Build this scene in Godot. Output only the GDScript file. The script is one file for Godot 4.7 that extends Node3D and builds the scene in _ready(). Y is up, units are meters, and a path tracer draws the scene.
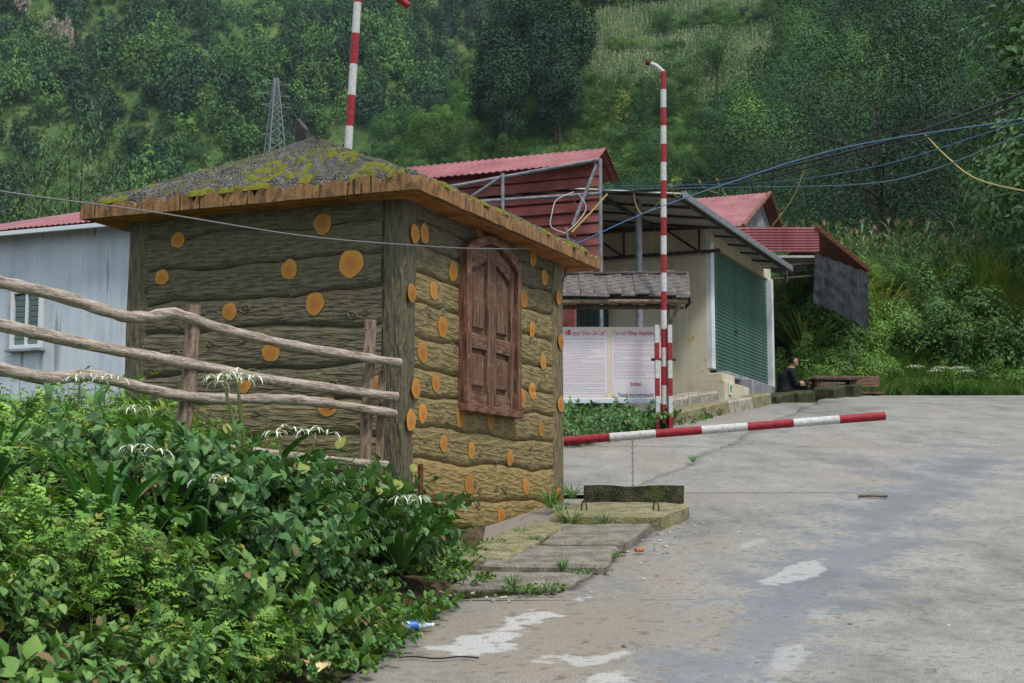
extends Node3D
# A roadside ticket hut of cast imitation logs below a steep wooded valley side, overcast daylight.
# World: x to the right, y up, the road climbs towards -z. "d" below is the distance up the road (-z).

const TURN := 1.17374            # the hut, the shop and the road edge share this turn about y
const HUT := Vector3(-0.767, 1.25, -10.0)
const SHOP := Vector3(3.675, 0.0, -28.0)

var rng := RandomNumberGenerator.new()
var fn := FastNoiseLite.new()
var M := {}
var used := {}

# ------------------------------------------------------------------ mesh building
class MB:
	var v := PackedVector3Array()
	var c := PackedColorArray()
	var uv := PackedVector2Array()
	var uv2 := PackedVector2Array()
	var ix := PackedInt32Array()
	var col := Color.WHITE
	var xf := Transform3D.IDENTITY

	func vert(p: Vector3) -> int:
		v.append(xf * p)
		c.append(col)
		return v.size() - 1

	func t(a: int, b: int, d: int) -> void:
		ix.append(a)
		ix.append(b)
		ix.append(d)

	func q(a: int, b: int, d: int, e: int) -> void:
		t(a, b, d)
		t(a, d, e)

	func quad(a: Vector3, b: Vector3, d: Vector3, e: Vector3) -> void:
		q(vert(a), vert(b), vert(d), vert(e))

	func out_quad(a: Vector3, b: Vector3, d: Vector3, e: Vector3, o: Vector3) -> void:
		var n := (b - a).cross(e - a)
		if n.dot((a + d) * 0.5 - o) < 0.0:
			quad(a, e, d, b)
		else:
			quad(a, b, d, e)

	func box(at: Vector3, s: Vector3, bev := 0.0) -> void:
		var h := s * 0.5
		var ax := [Vector3.RIGHT, Vector3.UP, Vector3.BACK]
		var b: float = minf(bev, minf(h.x, minf(h.y, h.z)) * 0.9)
		for k in 3:
			var A: Vector3 = ax[k]
			var B: Vector3 = ax[(k + 1) % 3]
			var C: Vector3 = ax[(k + 2) % 3]
			var ha := h[k]
			var hb := h[(k + 1) % 3]
			var hc := h[(k + 2) % 3]
			for s1 in [-1.0, 1.0]:
				var m: Vector3 = at + A * (ha * s1)
				out_quad(m - B * (hb - b) - C * (hc - b), m + B * (hb - b) - C * (hc - b), m + B * (hb - b) + C * (hc - b), m - B * (hb - b) + C * (hc - b), at)
				if b > 0.0:
					for s2 in [-1.0, 1.0]:
						var e1: Vector3 = at + A * (ha * s1) + B * ((hb - b) * s2)
						var e2: Vector3 = at + A * ((ha - b) * s1) + B * (hb * s2)
						out_quad(e1 - C * (hc - b), e1 + C * (hc - b), e2 + C * (hc - b), e2 - C * (hc - b), at)
		if b > 0.0:
			for sx in [-1.0, 1.0]:
				for sy in [-1.0, 1.0]:
					for sz in [-1.0, 1.0]:
						var p1: Vector3 = at + Vector3(h.x * sx, (h.y - b) * sy, (h.z - b) * sz)
						var p2: Vector3 = at + Vector3((h.x - b) * sx, h.y * sy, (h.z - b) * sz)
						var p3: Vector3 = at + Vector3((h.x - b) * sx, (h.y - b) * sy, h.z * sz)
						if sx * sy * sz > 0:
							t(vert(p1), vert(p2), vert(p3))
						else:
							t(vert(p1), vert(p3), vert(p2))

	# a convex or concave outline in x,y pushed from z0 to z1
	func prism(pts: PackedVector2Array, z0: float, z1: float) -> void:
		var tri := Geometry2D.triangulate_polygon(pts)
		var ccw := not Geometry2D.is_polygon_clockwise(pts)
		var f := PackedInt32Array()
		var bk := PackedInt32Array()
		for p in pts:
			f.append(vert(Vector3(p.x, p.y, z1)))
			bk.append(vert(Vector3(p.x, p.y, z0)))
		for k in range(0, tri.size(), 3):
			var a := pts[tri[k]]
			var b := pts[tri[k + 1]]
			var d := pts[tri[k + 2]]
			if (b - a).cross(d - a) > 0.0:
				t(f[tri[k]], f[tri[k + 1]], f[tri[k + 2]])
				t(bk[tri[k]], bk[tri[k + 2]], bk[tri[k + 1]])
			else:
				t(f[tri[k]], f[tri[k + 2]], f[tri[k + 1]])
				t(bk[tri[k]], bk[tri[k + 1]], bk[tri[k + 2]])
		var n := pts.size()
		for k in n:
			var j := (k + 1) % n
			var p := pts[k]
			var r := pts[j]
			if ccw:
				quad(Vector3(p.x, p.y, z0), Vector3(r.x, r.y, z0), Vector3(r.x, r.y, z1), Vector3(p.x, p.y, z1))
			else:
				quad(Vector3(r.x, r.y, z0), Vector3(p.x, p.y, z0), Vector3(p.x, p.y, z1), Vector3(r.x, r.y, z1))

	func tube(path: PackedVector3Array, rad: PackedFloat32Array, sides := 8, cap := true) -> void:
		var n := path.size()
		var side := Vector3.ZERO
		var rings := []
		for k in n:
			var dir := (path[mini(k + 1, n - 1)] - path[maxi(k - 1, 0)]).normalized()
			if side == Vector3.ZERO:
				side = dir.cross(Vector3.UP if absf(dir.y) < 0.9 else Vector3.RIGHT).normalized()
			side = (side - dir * side.dot(dir)).normalized()
			var up := side.cross(dir)
			var r: float = rad[mini(k, rad.size() - 1)]
			var ring := PackedInt32Array()
			for s in sides:
				var an := TAU * s / sides
				ring.append(vert(path[k] + (side * cos(an) + up * sin(an)) * r))
			rings.append(ring)
		for k in n - 1:
			var r0: PackedInt32Array = rings[k]
			var r1: PackedInt32Array = rings[k + 1]
			for s in sides:
				var j := (s + 1) % sides
				q(r0[s], r0[j], r1[j], r1[s])
		if cap:
			for e in [0, n - 1]:
				var ce := vert(path[e])
				var ring := PackedInt32Array()
				for s in sides:
					v.append(v[rings[e][s]])
					c.append(col)
					ring.append(v.size() - 1)
				for s in sides:
					var j := (s + 1) % sides
					if e == 0:
						t(ce, ring[j], ring[s])
					else:
						t(ce, ring[s], ring[j])

	# a leaf blade: base, direction, face normal
	func leaf(p: Vector3, dir: Vector3, nrm: Vector3, len: float, wid: float, droop: float) -> void:
		var side := dir.cross(nrm).normalized()
		var n2 := side.cross(dir)
		var m := p + dir * len * 0.42
		var tip := p + dir * len * 0.97 - n2 * droop * len
		var i0 := vert(p)
		var i1 := vert(m + side * wid * 0.5 + n2 * wid * 0.13)
		var i2 := vert(m - n2 * wid * 0.06)
		var i3 := vert(m - side * wid * 0.5 + n2 * wid * 0.13)
		var i4 := vert(tip)
		t(i0, i1, i2)
		t(i0, i2, i3)
		t(i1, i4, i2)
		t(i2, i4, i3)

	# a rounder blade for plants seen close
	func blade(p: Vector3, dir: Vector3, nrm: Vector3, len: float, wid: float, droop: float) -> void:
		var side := dir.cross(nrm).normalized()
		var n2 := side.cross(dir)
		var i0 := vert(p)
		var last := PackedInt32Array()
		for k in 3:
			var u: float = [0.2, 0.48, 0.78][k]
			var w: float = wid * [0.78, 1.0, 0.58][k] * 0.5
			var m := p + dir * len * u - n2 * droop * len * u * u
			var row := PackedInt32Array([vert(m + side * w + n2 * w * 0.35), vert(m), vert(m - side * w + n2 * w * 0.35)])
			if k == 0:
				t(i0, row[0], row[1])
				t(i0, row[1], row[2])
			else:
				q(last[0], row[0], row[1], last[1])
				q(last[1], row[1], row[2], last[2])
			last = row
		var tip := vert(p + dir * len - n2 * droop * len)
		t(last[0], tip, last[1])
		t(last[1], tip, last[2])

	# a long bent blade in segments
	func strap(p: Vector3, dir: Vector3, len: float, wid: float, sag: float, seg := 6, fold := 0.25) -> void:
		var flat := Vector3(dir.x, 0, dir.z)
		if flat.length() < 0.01:
			flat = Vector3(1, 0, 0)
		var side := flat.normalized().cross(Vector3.UP).normalized()
		var pos := p
		var d := dir.normalized()
		var last := []
		for k in seg + 1:
			var u := float(k) / seg
			var w := wid * (0.55 + 1.1 * u) if u < 0.4 else wid * (1.0 - pow((u - 0.4) / 0.6, 2.0)) + 0.001
			w = minf(w, wid)
			var up := side.cross(d).normalized()
			var row := [vert(pos + side * w * 0.5 + up * w * fold), vert(pos), vert(pos - side * w * 0.5 + up * w * fold)]
			if k > 0:
				q(last[0], row[0], row[1], last[1])
				q(last[1], row[1], row[2], last[2])
			last = row
			pos += d * (len / seg)
			d = (d + Vector3.DOWN * sag / seg * (0.4 + 1.6 * u)).normalized()

	func done(smooth := true) -> ArrayMesh:
		var a := []
		a.resize(Mesh.ARRAY_MAX)
		var has_uv := uv.size() == v.size() and v.size() > 0
		var has_uv2 := uv2.size() == v.size() and v.size() > 0
		var nt := ix.size()
		if smooth:
			var nn := PackedVector3Array()
			nn.resize(v.size())
			for k in range(0, nt, 3):
				var i := ix[k]
				var j := ix[k + 1]
				var l := ix[k + 2]
				var n := (v[j] - v[i]).cross(v[l] - v[i])
				nn[i] += n
				nn[j] += n
				nn[l] += n
				ix[k + 1] = l
				ix[k + 2] = j
			for k in nn.size():
				nn[k] = nn[k].normalized()
			a[Mesh.ARRAY_VERTEX] = v
			a[Mesh.ARRAY_NORMAL] = nn
			a[Mesh.ARRAY_COLOR] = c
			if has_uv:
				a[Mesh.ARRAY_TEX_UV] = uv
			if has_uv2:
				a[Mesh.ARRAY_TEX_UV2] = uv2
			a[Mesh.ARRAY_INDEX] = ix
		else:
			var vv := PackedVector3Array()
			var nn := PackedVector3Array()
			var cc := PackedColorArray()
			var uu := PackedVector2Array()
			for k in range(0, nt, 3):
				var i := ix[k]
				var j := ix[k + 1]
				var l := ix[k + 2]
				var n := (v[j] - v[i]).cross(v[l] - v[i]).normalized()
				for w in [i, l, j]:
					vv.append(v[w])
					nn.append(n)
					cc.append(c[w])
					if has_uv:
						uu.append(uv[w])
			a[Mesh.ARRAY_VERTEX] = vv
			a[Mesh.ARRAY_NORMAL] = nn
			a[Mesh.ARRAY_COLOR] = cc
			if has_uv:
				a[Mesh.ARRAY_TEX_UV] = uu
		var m := ArrayMesh.new()
		m.add_surface_from_arrays(Mesh.PRIMITIVE_TRIANGLES, a)
		return m

# ------------------------------------------------------------------ nodes
func numbered(called: String) -> String:
	var k: int = used.get(called, 0)
	used[called] = k + 1
	return called if k == 0 else "%s_%03d" % [called, k]

func part(called: String, mesh: Mesh, m: Material, parent: Node, at := Vector3.ZERO) -> MeshInstance3D:
	var o := MeshInstance3D.new()
	o.name = called
	o.mesh = mesh
	o.material_override = m
	o.position = at
	parent.add_child(o, true)
	return o

func tag(o: Node, label: String, category: String, group := "", kind := "") -> void:
	if label:
		o.set_meta("label", label)
	if category:
		o.set_meta("category", category)
	if group:
		o.set_meta("group", group)
	if kind:
		o.set_meta("kind", kind)

func thing(called: String, label: String, category: String, at := Vector3.ZERO, turn := 0.0, group := "") -> Node3D:
	var o := Node3D.new()
	o.name = numbered(called)
	add_child(o, true)
	o.position = at
	o.rotation.y = turn
	tag(o, label, category, group)
	return o

func one(called: String, mesh: Mesh, m: Material, label: String, category: String, at := Vector3.ZERO, group := "") -> MeshInstance3D:
	var o := part(numbered(called), mesh, m, self, at)
	tag(o, label, category, group)
	return o

func copy(src: Node3D, at: Vector3, turn: float, size: float, label := "", group := "") -> Node3D:
	var o: Node3D = src.duplicate()
	o.name = numbered(String(src.get_meta("kind_name")))
	add_child(o, true)
	o.position = at
	o.rotation.y = turn
	o.scale = Vector3.ONE * size
	if label:
		o.set_meta("label", label)
	if group:
		o.set_meta("group", group)
	return o

func rf(a: float, b: float) -> float:
	return rng.randf_range(a, b)

# ------------------------------------------------------------------ materials
func noise_bytes(w: int, h: int, freq: float, sd: int, oct: int, out_w: int, out_h: int, kind := FastNoiseLite.TYPE_SIMPLEX_SMOOTH) -> PackedByteArray:
	var n := FastNoiseLite.new()
	n.seed = sd
	n.noise_type = kind
	n.frequency = freq
	n.fractal_octaves = oct
	var im := n.get_seamless_image(w, h)
	im.convert(Image.FORMAT_L8)
	if w != out_w or h != out_h:
		im.resize(out_w, out_h, Image.INTERPOLATE_CUBIC)
	return im.get_data()

func ramp(stops: Array) -> PackedColorArray:
	var g := Gradient.new()
	var o := PackedFloat32Array()
	var cc := PackedColorArray()
	for s in stops:
		o.append(s[0])
		cc.append(s[1])
	g.offsets = o
	g.colors = cc
	var r := PackedColorArray()
	for k in 256:
		r.append(g.sample(k / 255.0))
	return r

# layers: [[bytes, weight], ...] mixed and looked up in a ramp of colours; patches: [bytes, low, high, colour] laid on top
func tex(w: int, h: int, layers: Array, lut: PackedColorArray, patches := []) -> ImageTexture:
	var n := w * h
	var out := PackedByteArray()
	out.resize(n * 3)
	var l0: PackedByteArray = layers[0][0]
	var w0: float = layers[0][1]
	var l1: PackedByteArray = layers[1][0]
	var w1: float = layers[1][1]
	for k in n:
		var i := clampi(int(l0[k] * w0 + l1[k] * w1), 0, 255)
		var c := lut[i]
		for p in patches:
			var pb: PackedByteArray = p[0]
			var s := smoothstep(p[1], p[2], float(pb[k]))
			if s > 0.0:
				c = c.lerp(p[3], s)
		out[k * 3] = int(c.r * 255.0)
		out[k * 3 + 1] = int(c.g * 255.0)
		out[k * 3 + 2] = int(c.b * 255.0)
	return ImageTexture.create_from_image(Image.create_from_data(w, h, false, Image.FORMAT_RGB8, out))

func relief(b: PackedByteArray, w: int, h: int, strength: float) -> ImageTexture:
	var im := Image.create_from_data(w, h, false, Image.FORMAT_L8, b)
	im.convert(Image.FORMAT_RGBA8)
	im.bump_map_to_normal_map(strength)
	return ImageTexture.create_from_image(im)

func C(r: float, g: float, b: float) -> Color:      # a linear base colour as sRGB
	return Color(r, g, b).linear_to_srgb()

func flat(r: float, g: float, b: float, rough := 0.8, metal := 0.0) -> StandardMaterial3D:
	var m := StandardMaterial3D.new()
	m.albedo_color = C(r, g, b)
	m.roughness = rough
	m.metallic = metal
	m.metallic_specular = 0.4
	return m

func textured(t: Texture2D, nm: Texture2D, scale: float, rough := 0.85, depth := 1.0, world := false) -> StandardMaterial3D:
	var m := StandardMaterial3D.new()
	m.albedo_texture = t
	m.roughness = rough
	m.metallic_specular = 0.3
	m.uv1_triplanar = true
	m.uv1_world_triplanar = world
	m.uv1_triplanar_sharpness = 6.0
	m.uv1_scale = Vector3.ONE * scale
	if nm:
		m.normal_enabled = true
		m.normal_texture = nm
		m.normal_scale = depth
	return m

func leafy(back := 0.5, rough := 0.55) -> StandardMaterial3D:
	var m := StandardMaterial3D.new()
	m.vertex_color_use_as_albedo = true
	m.roughness = rough
	m.metallic_specular = 0.35
	m.cull_mode = BaseMaterial3D.CULL_DISABLED
	m.backlight_enabled = true
	m.backlight = Color(back, back, back * 0.5)
	return m

func tinted(rough := 0.8) -> StandardMaterial3D:
	var m := StandardMaterial3D.new()
	m.vertex_color_use_as_albedo = true
	m.roughness = rough
	m.metallic_specular = 0.3
	return m

func make_materials() -> void:
	var S := 512
	var grain := noise_bytes(84, S, 0.03, 3, 5, S, S)            # long streaks along x
	var fine := noise_bytes(90, S, 0.11, 5, 3, S, S)
	var blot := noise_bytes(S, S, 0.006, 7, 4, S, S)
	var blot2 := noise_bytes(S, S, 0.012, 17, 5, S, S)
	var speck := noise_bytes(S, S, 0.09, 9, 3, S, S)
	var speck2 := noise_bytes(S, S, 0.16, 19, 2, S, S)
	var drip := noise_bytes(S, 30, 0.03, 23, 4, S, S)             # streaks along y
	var gn := relief(grain, S, S, 9.0)
	var gn2 := relief(fine, S, S, 5.0)
	var sn := relief(speck, S, S, 4.0)
	# the hut's cast and painted logs, several mixes of paint; dark ones double as eave shade on the road side
	var dark := Color("34322a")
	var olive := Color("6f6a4c")
	var ochre := Color("a98f56")
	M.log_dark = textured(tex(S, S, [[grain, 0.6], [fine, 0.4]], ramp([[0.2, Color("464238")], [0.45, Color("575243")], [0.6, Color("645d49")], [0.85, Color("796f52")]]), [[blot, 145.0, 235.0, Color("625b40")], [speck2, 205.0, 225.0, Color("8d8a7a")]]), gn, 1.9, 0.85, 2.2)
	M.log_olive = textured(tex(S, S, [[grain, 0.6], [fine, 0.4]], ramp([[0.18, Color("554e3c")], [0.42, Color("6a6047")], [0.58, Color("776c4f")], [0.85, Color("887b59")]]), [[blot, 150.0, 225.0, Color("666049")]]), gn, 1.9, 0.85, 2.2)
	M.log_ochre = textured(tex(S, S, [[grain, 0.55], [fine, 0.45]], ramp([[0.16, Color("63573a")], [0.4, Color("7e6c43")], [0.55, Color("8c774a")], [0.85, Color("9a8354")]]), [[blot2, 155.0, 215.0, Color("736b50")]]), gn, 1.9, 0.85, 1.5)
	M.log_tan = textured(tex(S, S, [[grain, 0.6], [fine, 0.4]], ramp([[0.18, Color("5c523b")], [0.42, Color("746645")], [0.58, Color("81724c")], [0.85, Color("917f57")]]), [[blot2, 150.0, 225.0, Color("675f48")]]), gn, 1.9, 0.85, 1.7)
	M.log_base = textured(tex(S, S, [[grain, 0.3], [blot2, 0.7]], ramp([[0.25, Color("45443b")], [0.5, Color("656253")], [0.7, Color("787058")], [0.9, Color("8a7f64")]]), [[speck, 175.0, 215.0, Color("4b5a30")]]), gn, 0.9, 0.9, 1.2)
	M.orange = textured(tex(S, S, [[drip, 0.6], [blot2, 0.4]], ramp([[0.2, Color("5c4730")], [0.4, Color("805f3e")], [0.6, Color("8f6d49")], [0.85, Color("a08462")]]), [[speck, 172.0, 215.0, Color("5d4a30")], [blot, 150.0, 235.0, Color("5d4a32")], [drip, 178.0, 216.0, Color("3a301e")]]), sn, 1.4, 0.85, 0.7)
	M.soffit = textured(tex(S, S, [[blot, 0.6], [speck, 0.4]], ramp([[0.25, Color("70492a")], [0.5, Color("9a6433")], [0.8, Color("aa7440")]])), sn, 0.8, 0.9, 0.4)
	M.roof = textured(tex(S, S, [[speck, 0.55], [blot2, 0.45]], ramp([[0.3, Color("1e1d1b")], [0.45, Color("3a3835")], [0.6, Color("4b4945")], [0.8, Color("696660")]]), [[speck2, 165.0, 190.0, Color("96948f")], [blot, 158.0, 190.0, Color("4e4e2c")], [blot2, 178.0, 205.0, Color("67662c")]]), sn, 0.9, 0.95, 1.6)
	M.fringe = textured(tex(S, S, [[speck, 0.6], [speck2, 0.4]], ramp([[0.25, Color("201d12")], [0.5, Color("3a3d1e")], [0.8, Color("566026")]])), sn, 3.0, 0.95, 1.5)
	M.moss = textured(tex(S, S, [[speck, 0.6], [speck2, 0.4]], ramp([[0.25, Color("3c3f18")], [0.5, Color("666820")], [0.8, Color("85842c")]])), sn, 3.0, 0.95, 1.5)
	M.shutter = textured(tex(S, S, [[grain, 0.65], [fine, 0.35]], ramp([[0.2, Color("3c2b21")], [0.42, Color("5f4435")], [0.6, Color("725646")], [0.85, Color("877060")]]), [[blot2, 165.0, 235.0, Color("7d6f61")]]), gn2, 1.6, 0.7, 0.8)
	var up_grain := noise_bytes(S, 40, 0.035, 33, 5, S, S)
	var up_fine := noise_bytes(S, 90, 0.11, 35, 3, S, S)
	M.shutter_v = textured(tex(S, S, [[up_grain, 0.65], [up_fine, 0.35]], ramp([[0.2, Color("3c2b21")], [0.42, Color("5f4435")], [0.6, Color("725646")], [0.85, Color("877060")]]), [[blot2, 165.0, 235.0, Color("7d6f61")]]), relief(up_fine, S, S, 5.0), 1.6, 0.7, 0.8)
	M.shutter_frame = textured(tex(S, S, [[grain, 0.65], [fine, 0.35]], ramp([[0.2, Color("3e2a1f")], [0.42, Color("624131")], [0.6, Color("735140")], [0.85, Color("887060")]]), [[blot2, 165.0, 235.0, Color("7d7166")]]), gn2, 1.6, 0.75, 0.8)
	M.shutter_frame_v = textured(tex(S, S, [[up_grain, 0.65], [up_fine, 0.35]], ramp([[0.2, Color("3e2a1f")], [0.42, Color("624131")], [0.6, Color("735140")], [0.85, Color("887060")]]), [[blot2, 165.0, 235.0, Color("7d7166")]]), relief(up_fine, S, S, 5.0), 1.6, 0.75, 0.8)
	M.pole_wood = textured(tex(S, S, [[grain, 0.6], [fine, 0.4]], ramp([[0.2, Color("5a4f43")], [0.4, Color("8a7d6e")], [0.58, Color("a3968a")], [0.85, Color("bfb5aa")]]), [[speck, 185.0, 215.0, Color("564839")]]), gn2, 2.2, 0.85, 1.0)
	M.old_plank = textured(tex(S, S, [[grain, 0.6], [fine, 0.4]], ramp([[0.2, Color("45392e")], [0.45, Color("766555")], [0.8, Color("9a8877")]])), gn2, 2.4, 0.9, 1.0)
	M.shingle = textured(tex(S, S, [[grain, 0.6], [fine, 0.4]], ramp([[0.2, Color("332f2c")], [0.42, Color("55504c")], [0.6, Color("6a6561")], [0.85, Color("8d8883")]])), gn2, 1.6, 0.9, 1.2)
	M.concrete = textured(tex(S, S, [[blot2, 0.55], [speck, 0.45]], ramp([[0.2, Color("6a6355")], [0.45, Color("8f887a")], [0.7, Color("a9a294")], [0.9, Color("bcb5a7")]]), [[blot, 178.0, 225.0, Color("706a52")]]), sn, 0.8, 0.9, 0.8)
	M.cover = textured(tex(S, S, [[blot2, 0.55], [speck, 0.45]], ramp([[0.2, Color("534e45")], [0.45, Color("706a5f")], [0.7, Color("827c70")], [0.9, Color("938d82")]]), [[blot, 170.0, 225.0, Color("5e5a45")]]), sn, 0.8, 0.9, 0.4)
	M.mossy = textured(tex(S, S, [[blot2, 0.55], [speck, 0.45]], ramp([[0.2, Color("4f4b38")], [0.45, Color("787158")], [0.7, Color("918a6c")], [0.9, Color("a59d80")]]), [[blot, 140.0, 205.0, Color("76744a")], [speck2, 180.0, 210.0, Color("4e5530")]]), sn, 0.9, 0.95, 0.5)
	M.black_moss = textured(tex(S, S, [[blot2, 0.5], [speck, 0.5]], ramp([[0.25, Color("1d1c16")], [0.5, Color("39372b")], [0.75, Color("575442")]]), [[blot, 140.0, 180.0, Color("3f4c20")], [speck2, 172.0, 198.0, Color("4f5c28")]]), sn, 1.2, 0.95, 1.3)
	M.stone = textured(tex(S, S, [[blot2, 0.5], [speck, 0.5]], ramp([[0.25, Color("35332b")], [0.5, Color("5d594d")], [0.75, Color("7d786a")]]), [[blot, 150.0, 190.0, Color("44492a")]]), sn, 0.7, 0.95, 1.2)
	M.soil = textured(tex(S, S, [[blot2, 0.5], [speck, 0.5]], ramp([[0.25, Color("2e281c")], [0.5, Color("4b402e")], [0.75, Color("665a43")]]), [[blot, 120.0, 170.0, Color("3a4a22")]]), sn, 0.5, 0.95, 1.2, true)
	M.hill = textured(tex(S, S, [[blot2, 0.5], [speck, 0.5]], ramp([[0.25, Color("26351a")], [0.5, Color("3c5526")], [0.75, Color("58733a")]]), [[blot, 160.0, 200.0, Color("5d6a3c")]]), null, 0.03, 0.95, 1.0, true)
	M.cream = textured(tex(S, S, [[blot, 0.6], [drip, 0.4]], ramp([[0.2, Color("afa58c")], [0.5, Color("c0b79f")], [0.8, Color("cac2ac")]]), [[blot2, 186.0, 222.0, Color("b89c62")]]), null, 0.35, 0.9)
	M.bluewhite = textured(tex(S, S, [[blot, 0.5], [drip, 0.5]], ramp([[0.2, Color("a3abb0")], [0.5, Color("b4bcc1")], [0.8, Color("bdc4c8")]]), [[drip, 178.0, 225.0, Color("868b88")], [speck2, 214.0, 228.0, Color("7d766c")]]), null, 0.25, 0.85)
	M.grey_wall = textured(tex(S, S, [[blot, 0.6], [speck, 0.4]], ramp([[0.2, Color("6c6e72")], [0.5, Color("85878b")], [0.8, Color("9a9b9e")]])), null, 0.5, 0.9)
	M.red_sheet = textured(tex(S, S, [[blot, 0.5], [drip, 0.5]], ramp([[0.2, Color("743f41")], [0.5, Color("884f51")], [0.8, Color("976464")]])), null, 0.3, 0.5)
	M.red_board = textured(tex(S, S, [[blot, 0.5], [grain, 0.5]], ramp([[0.2, Color("5e302d")], [0.5, Color("77423d")], [0.8, Color("8b5953")]])), null, 0.4, 0.7)
	M.grey_sheet = textured(tex(S, S, [[blot, 0.5], [speck, 0.5]], ramp([[0.2, Color("85837f")], [0.5, Color("9c9a96")], [0.8, Color("b0aea9")]])), null, 0.4, 0.6)
	M.steel = textured(tex(S, S, [[blot2, 0.5], [speck, 0.5]], ramp([[0.2, Color("5a5d60")], [0.5, Color("808488")], [0.8, Color("999da1")]]), [[speck2, 178.0, 205.0, Color("6a5140")]]), null, 1.0, 0.5)
	M.steel.metallic = 0.3
	M.dark_steel = textured(tex(S, S, [[blot2, 0.5], [speck, 0.5]], ramp([[0.2, Color("2b2724")], [0.5, Color("403a36")], [0.8, Color("5c504a")]])), null, 1.0, 0.6)
	M.rust = textured(tex(S, S, [[blot2, 0.5], [speck, 0.5]], ramp([[0.2, Color("3b241a")], [0.5, Color("5f3a28")], [0.8, Color("7c5440")]])), sn, 2.0, 0.9)
	M.paint_red = textured(tex(S, S, [[blot2, 0.6], [speck, 0.4]], ramp([[0.2, Color("761a22")], [0.5, Color("90222c")], [0.8, Color("9c3a42")]]), [[speck2, 184.0, 204.0, Color("7c5a50")], [blot2, 170.0, 210.0, Color("7a3a3c")], [speck, 196.0, 212.0, Color("4a3228")]]), null, 2.2, 0.55)
	M.paint_white = textured(tex(S, S, [[blot2, 0.6], [speck, 0.4]], ramp([[0.2, Color("9f9f9b")], [0.5, Color("bdbdba")], [0.8, Color("cacac7")]]), [[speck2, 184.0, 204.0, Color("837b70")], [blot2, 165.0, 205.0, Color("a09c94")], [speck, 196.0, 212.0, Color("5f5145")]]), null, 2.2, 0.55)
	M.green_shutter = textured(tex(S, S, [[blot, 0.5], [drip, 0.5]], ramp([[0.2, Color("344f46")], [0.5, Color("436156")], [0.8, Color("527166")]])), null, 0.4, 0.45)
	M.green_dark = flat(0.03, 0.06, 0.05, 0.5)
	M.tarp = textured(tex(S, S, [[blot2, 0.5], [drip, 0.5]], ramp([[0.2, Color("232528")], [0.5, Color("303235")], [0.8, Color("3e4043")]])), sn, 0.6, 0.9, 0.5)
	M.glass = flat(0.04, 0.055, 0.055, 0.12)
	M.white_frame = flat(0.55, 0.57, 0.58, 0.5)
	M.cable_black = flat(0.015, 0.015, 0.017, 0.6)
	M.cable_grey = flat(0.16, 0.15, 0.15, 0.6)
	M.cable_blue = flat(0.04, 0.11, 0.21, 0.5)
	M.cable_yellow = flat(0.36, 0.27, 0.08, 0.6)
	M.cable_white = flat(0.5, 0.5, 0.48, 0.5)
	M.leaf = leafy(0.7, 0.5)
	M.leaf_far = leafy(0.5, 0.8)
	M.petal = leafy(0.6, 0.6)
	M.post_white = textured(tex(S, S, [[blot, 0.6], [drip, 0.4]], ramp([[0.2, Color("a9abac")], [0.5, Color("c3c5c6")], [0.8, Color("cfd1d2")]])), null, 0.3, 0.7)
	M.tint = tinted(0.85)
	M.tint_gloss = tinted(0.5)
	M.bark = textured(tex(S, S, [[drip, 0.6], [speck, 0.4]], ramp([[0.25, Color("2e2a22")], [0.5, Color("4a443a")], [0.8, Color("6d665a")]])), sn, 0.6, 0.95, 1.2)
	M.stem = flat(0.07, 0.1, 0.03, 0.7)
	M.whitewash = textured(tex(S, S, [[blot2, 0.5], [speck, 0.5]], ramp([[0.3, Color("938f86")], [0.45, Color("a8a59d")], [0.7, Color("b9b7b1")]])), null, 1.4, 0.9)
	M.pebble = textured(tex(S, S, [[speck, 0.5], [blot2, 0.5]], ramp([[0.2, Color("5b564c")], [0.5, Color("8a857a")], [0.8, Color("aaa59a")]])), null, 3.0, 0.9)
	M.cliff = textured(tex(S, S, [[drip, 0.5], [blot2, 0.5]], ramp([[0.2, Color("3e3a33")], [0.5, Color("736a5e")], [0.8, Color("9c9080")]]), [[blot, 160.0, 200.0, Color("3c4a2a")]]), null, 0.12, 0.95)
	M.lattice = flat(0.2, 0.22, 0.23, 0.6, 0.1)
	M.speck_tex = tex(S, S, [[speck, 0.5], [speck2, 0.5]], ramp([[0.2, Color(0.66, 0.65, 0.63)], [0.46, Color(0.92, 0.92, 0.91)], [0.8, Color(1, 1, 1)]]), [[blot2, 186.0, 214.0, Color(0.8, 0.79, 0.76)]])

# ------------------------------------------------------------------ the lie of the land
func road_y(d: float) -> float:
	if d < 28.0:
		return 0.125 * d
	var t := minf(d - 28.0, 12.0)
	return 3.5 + 0.125 * t - 0.125 * t * t / 30.0 + maxf(0.0, d - 40.0) * 0.02

func road_edge(d: float) -> float:
	return -0.69 + 0.196 * (d - 6.3)

func far_edge(d: float) -> float:
	return 0.5 + 0.42 * (d - 17.7)

func ridge_left(d: float) -> float:
	return -9.2 + 0.37 * (d - 191.0)

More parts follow.
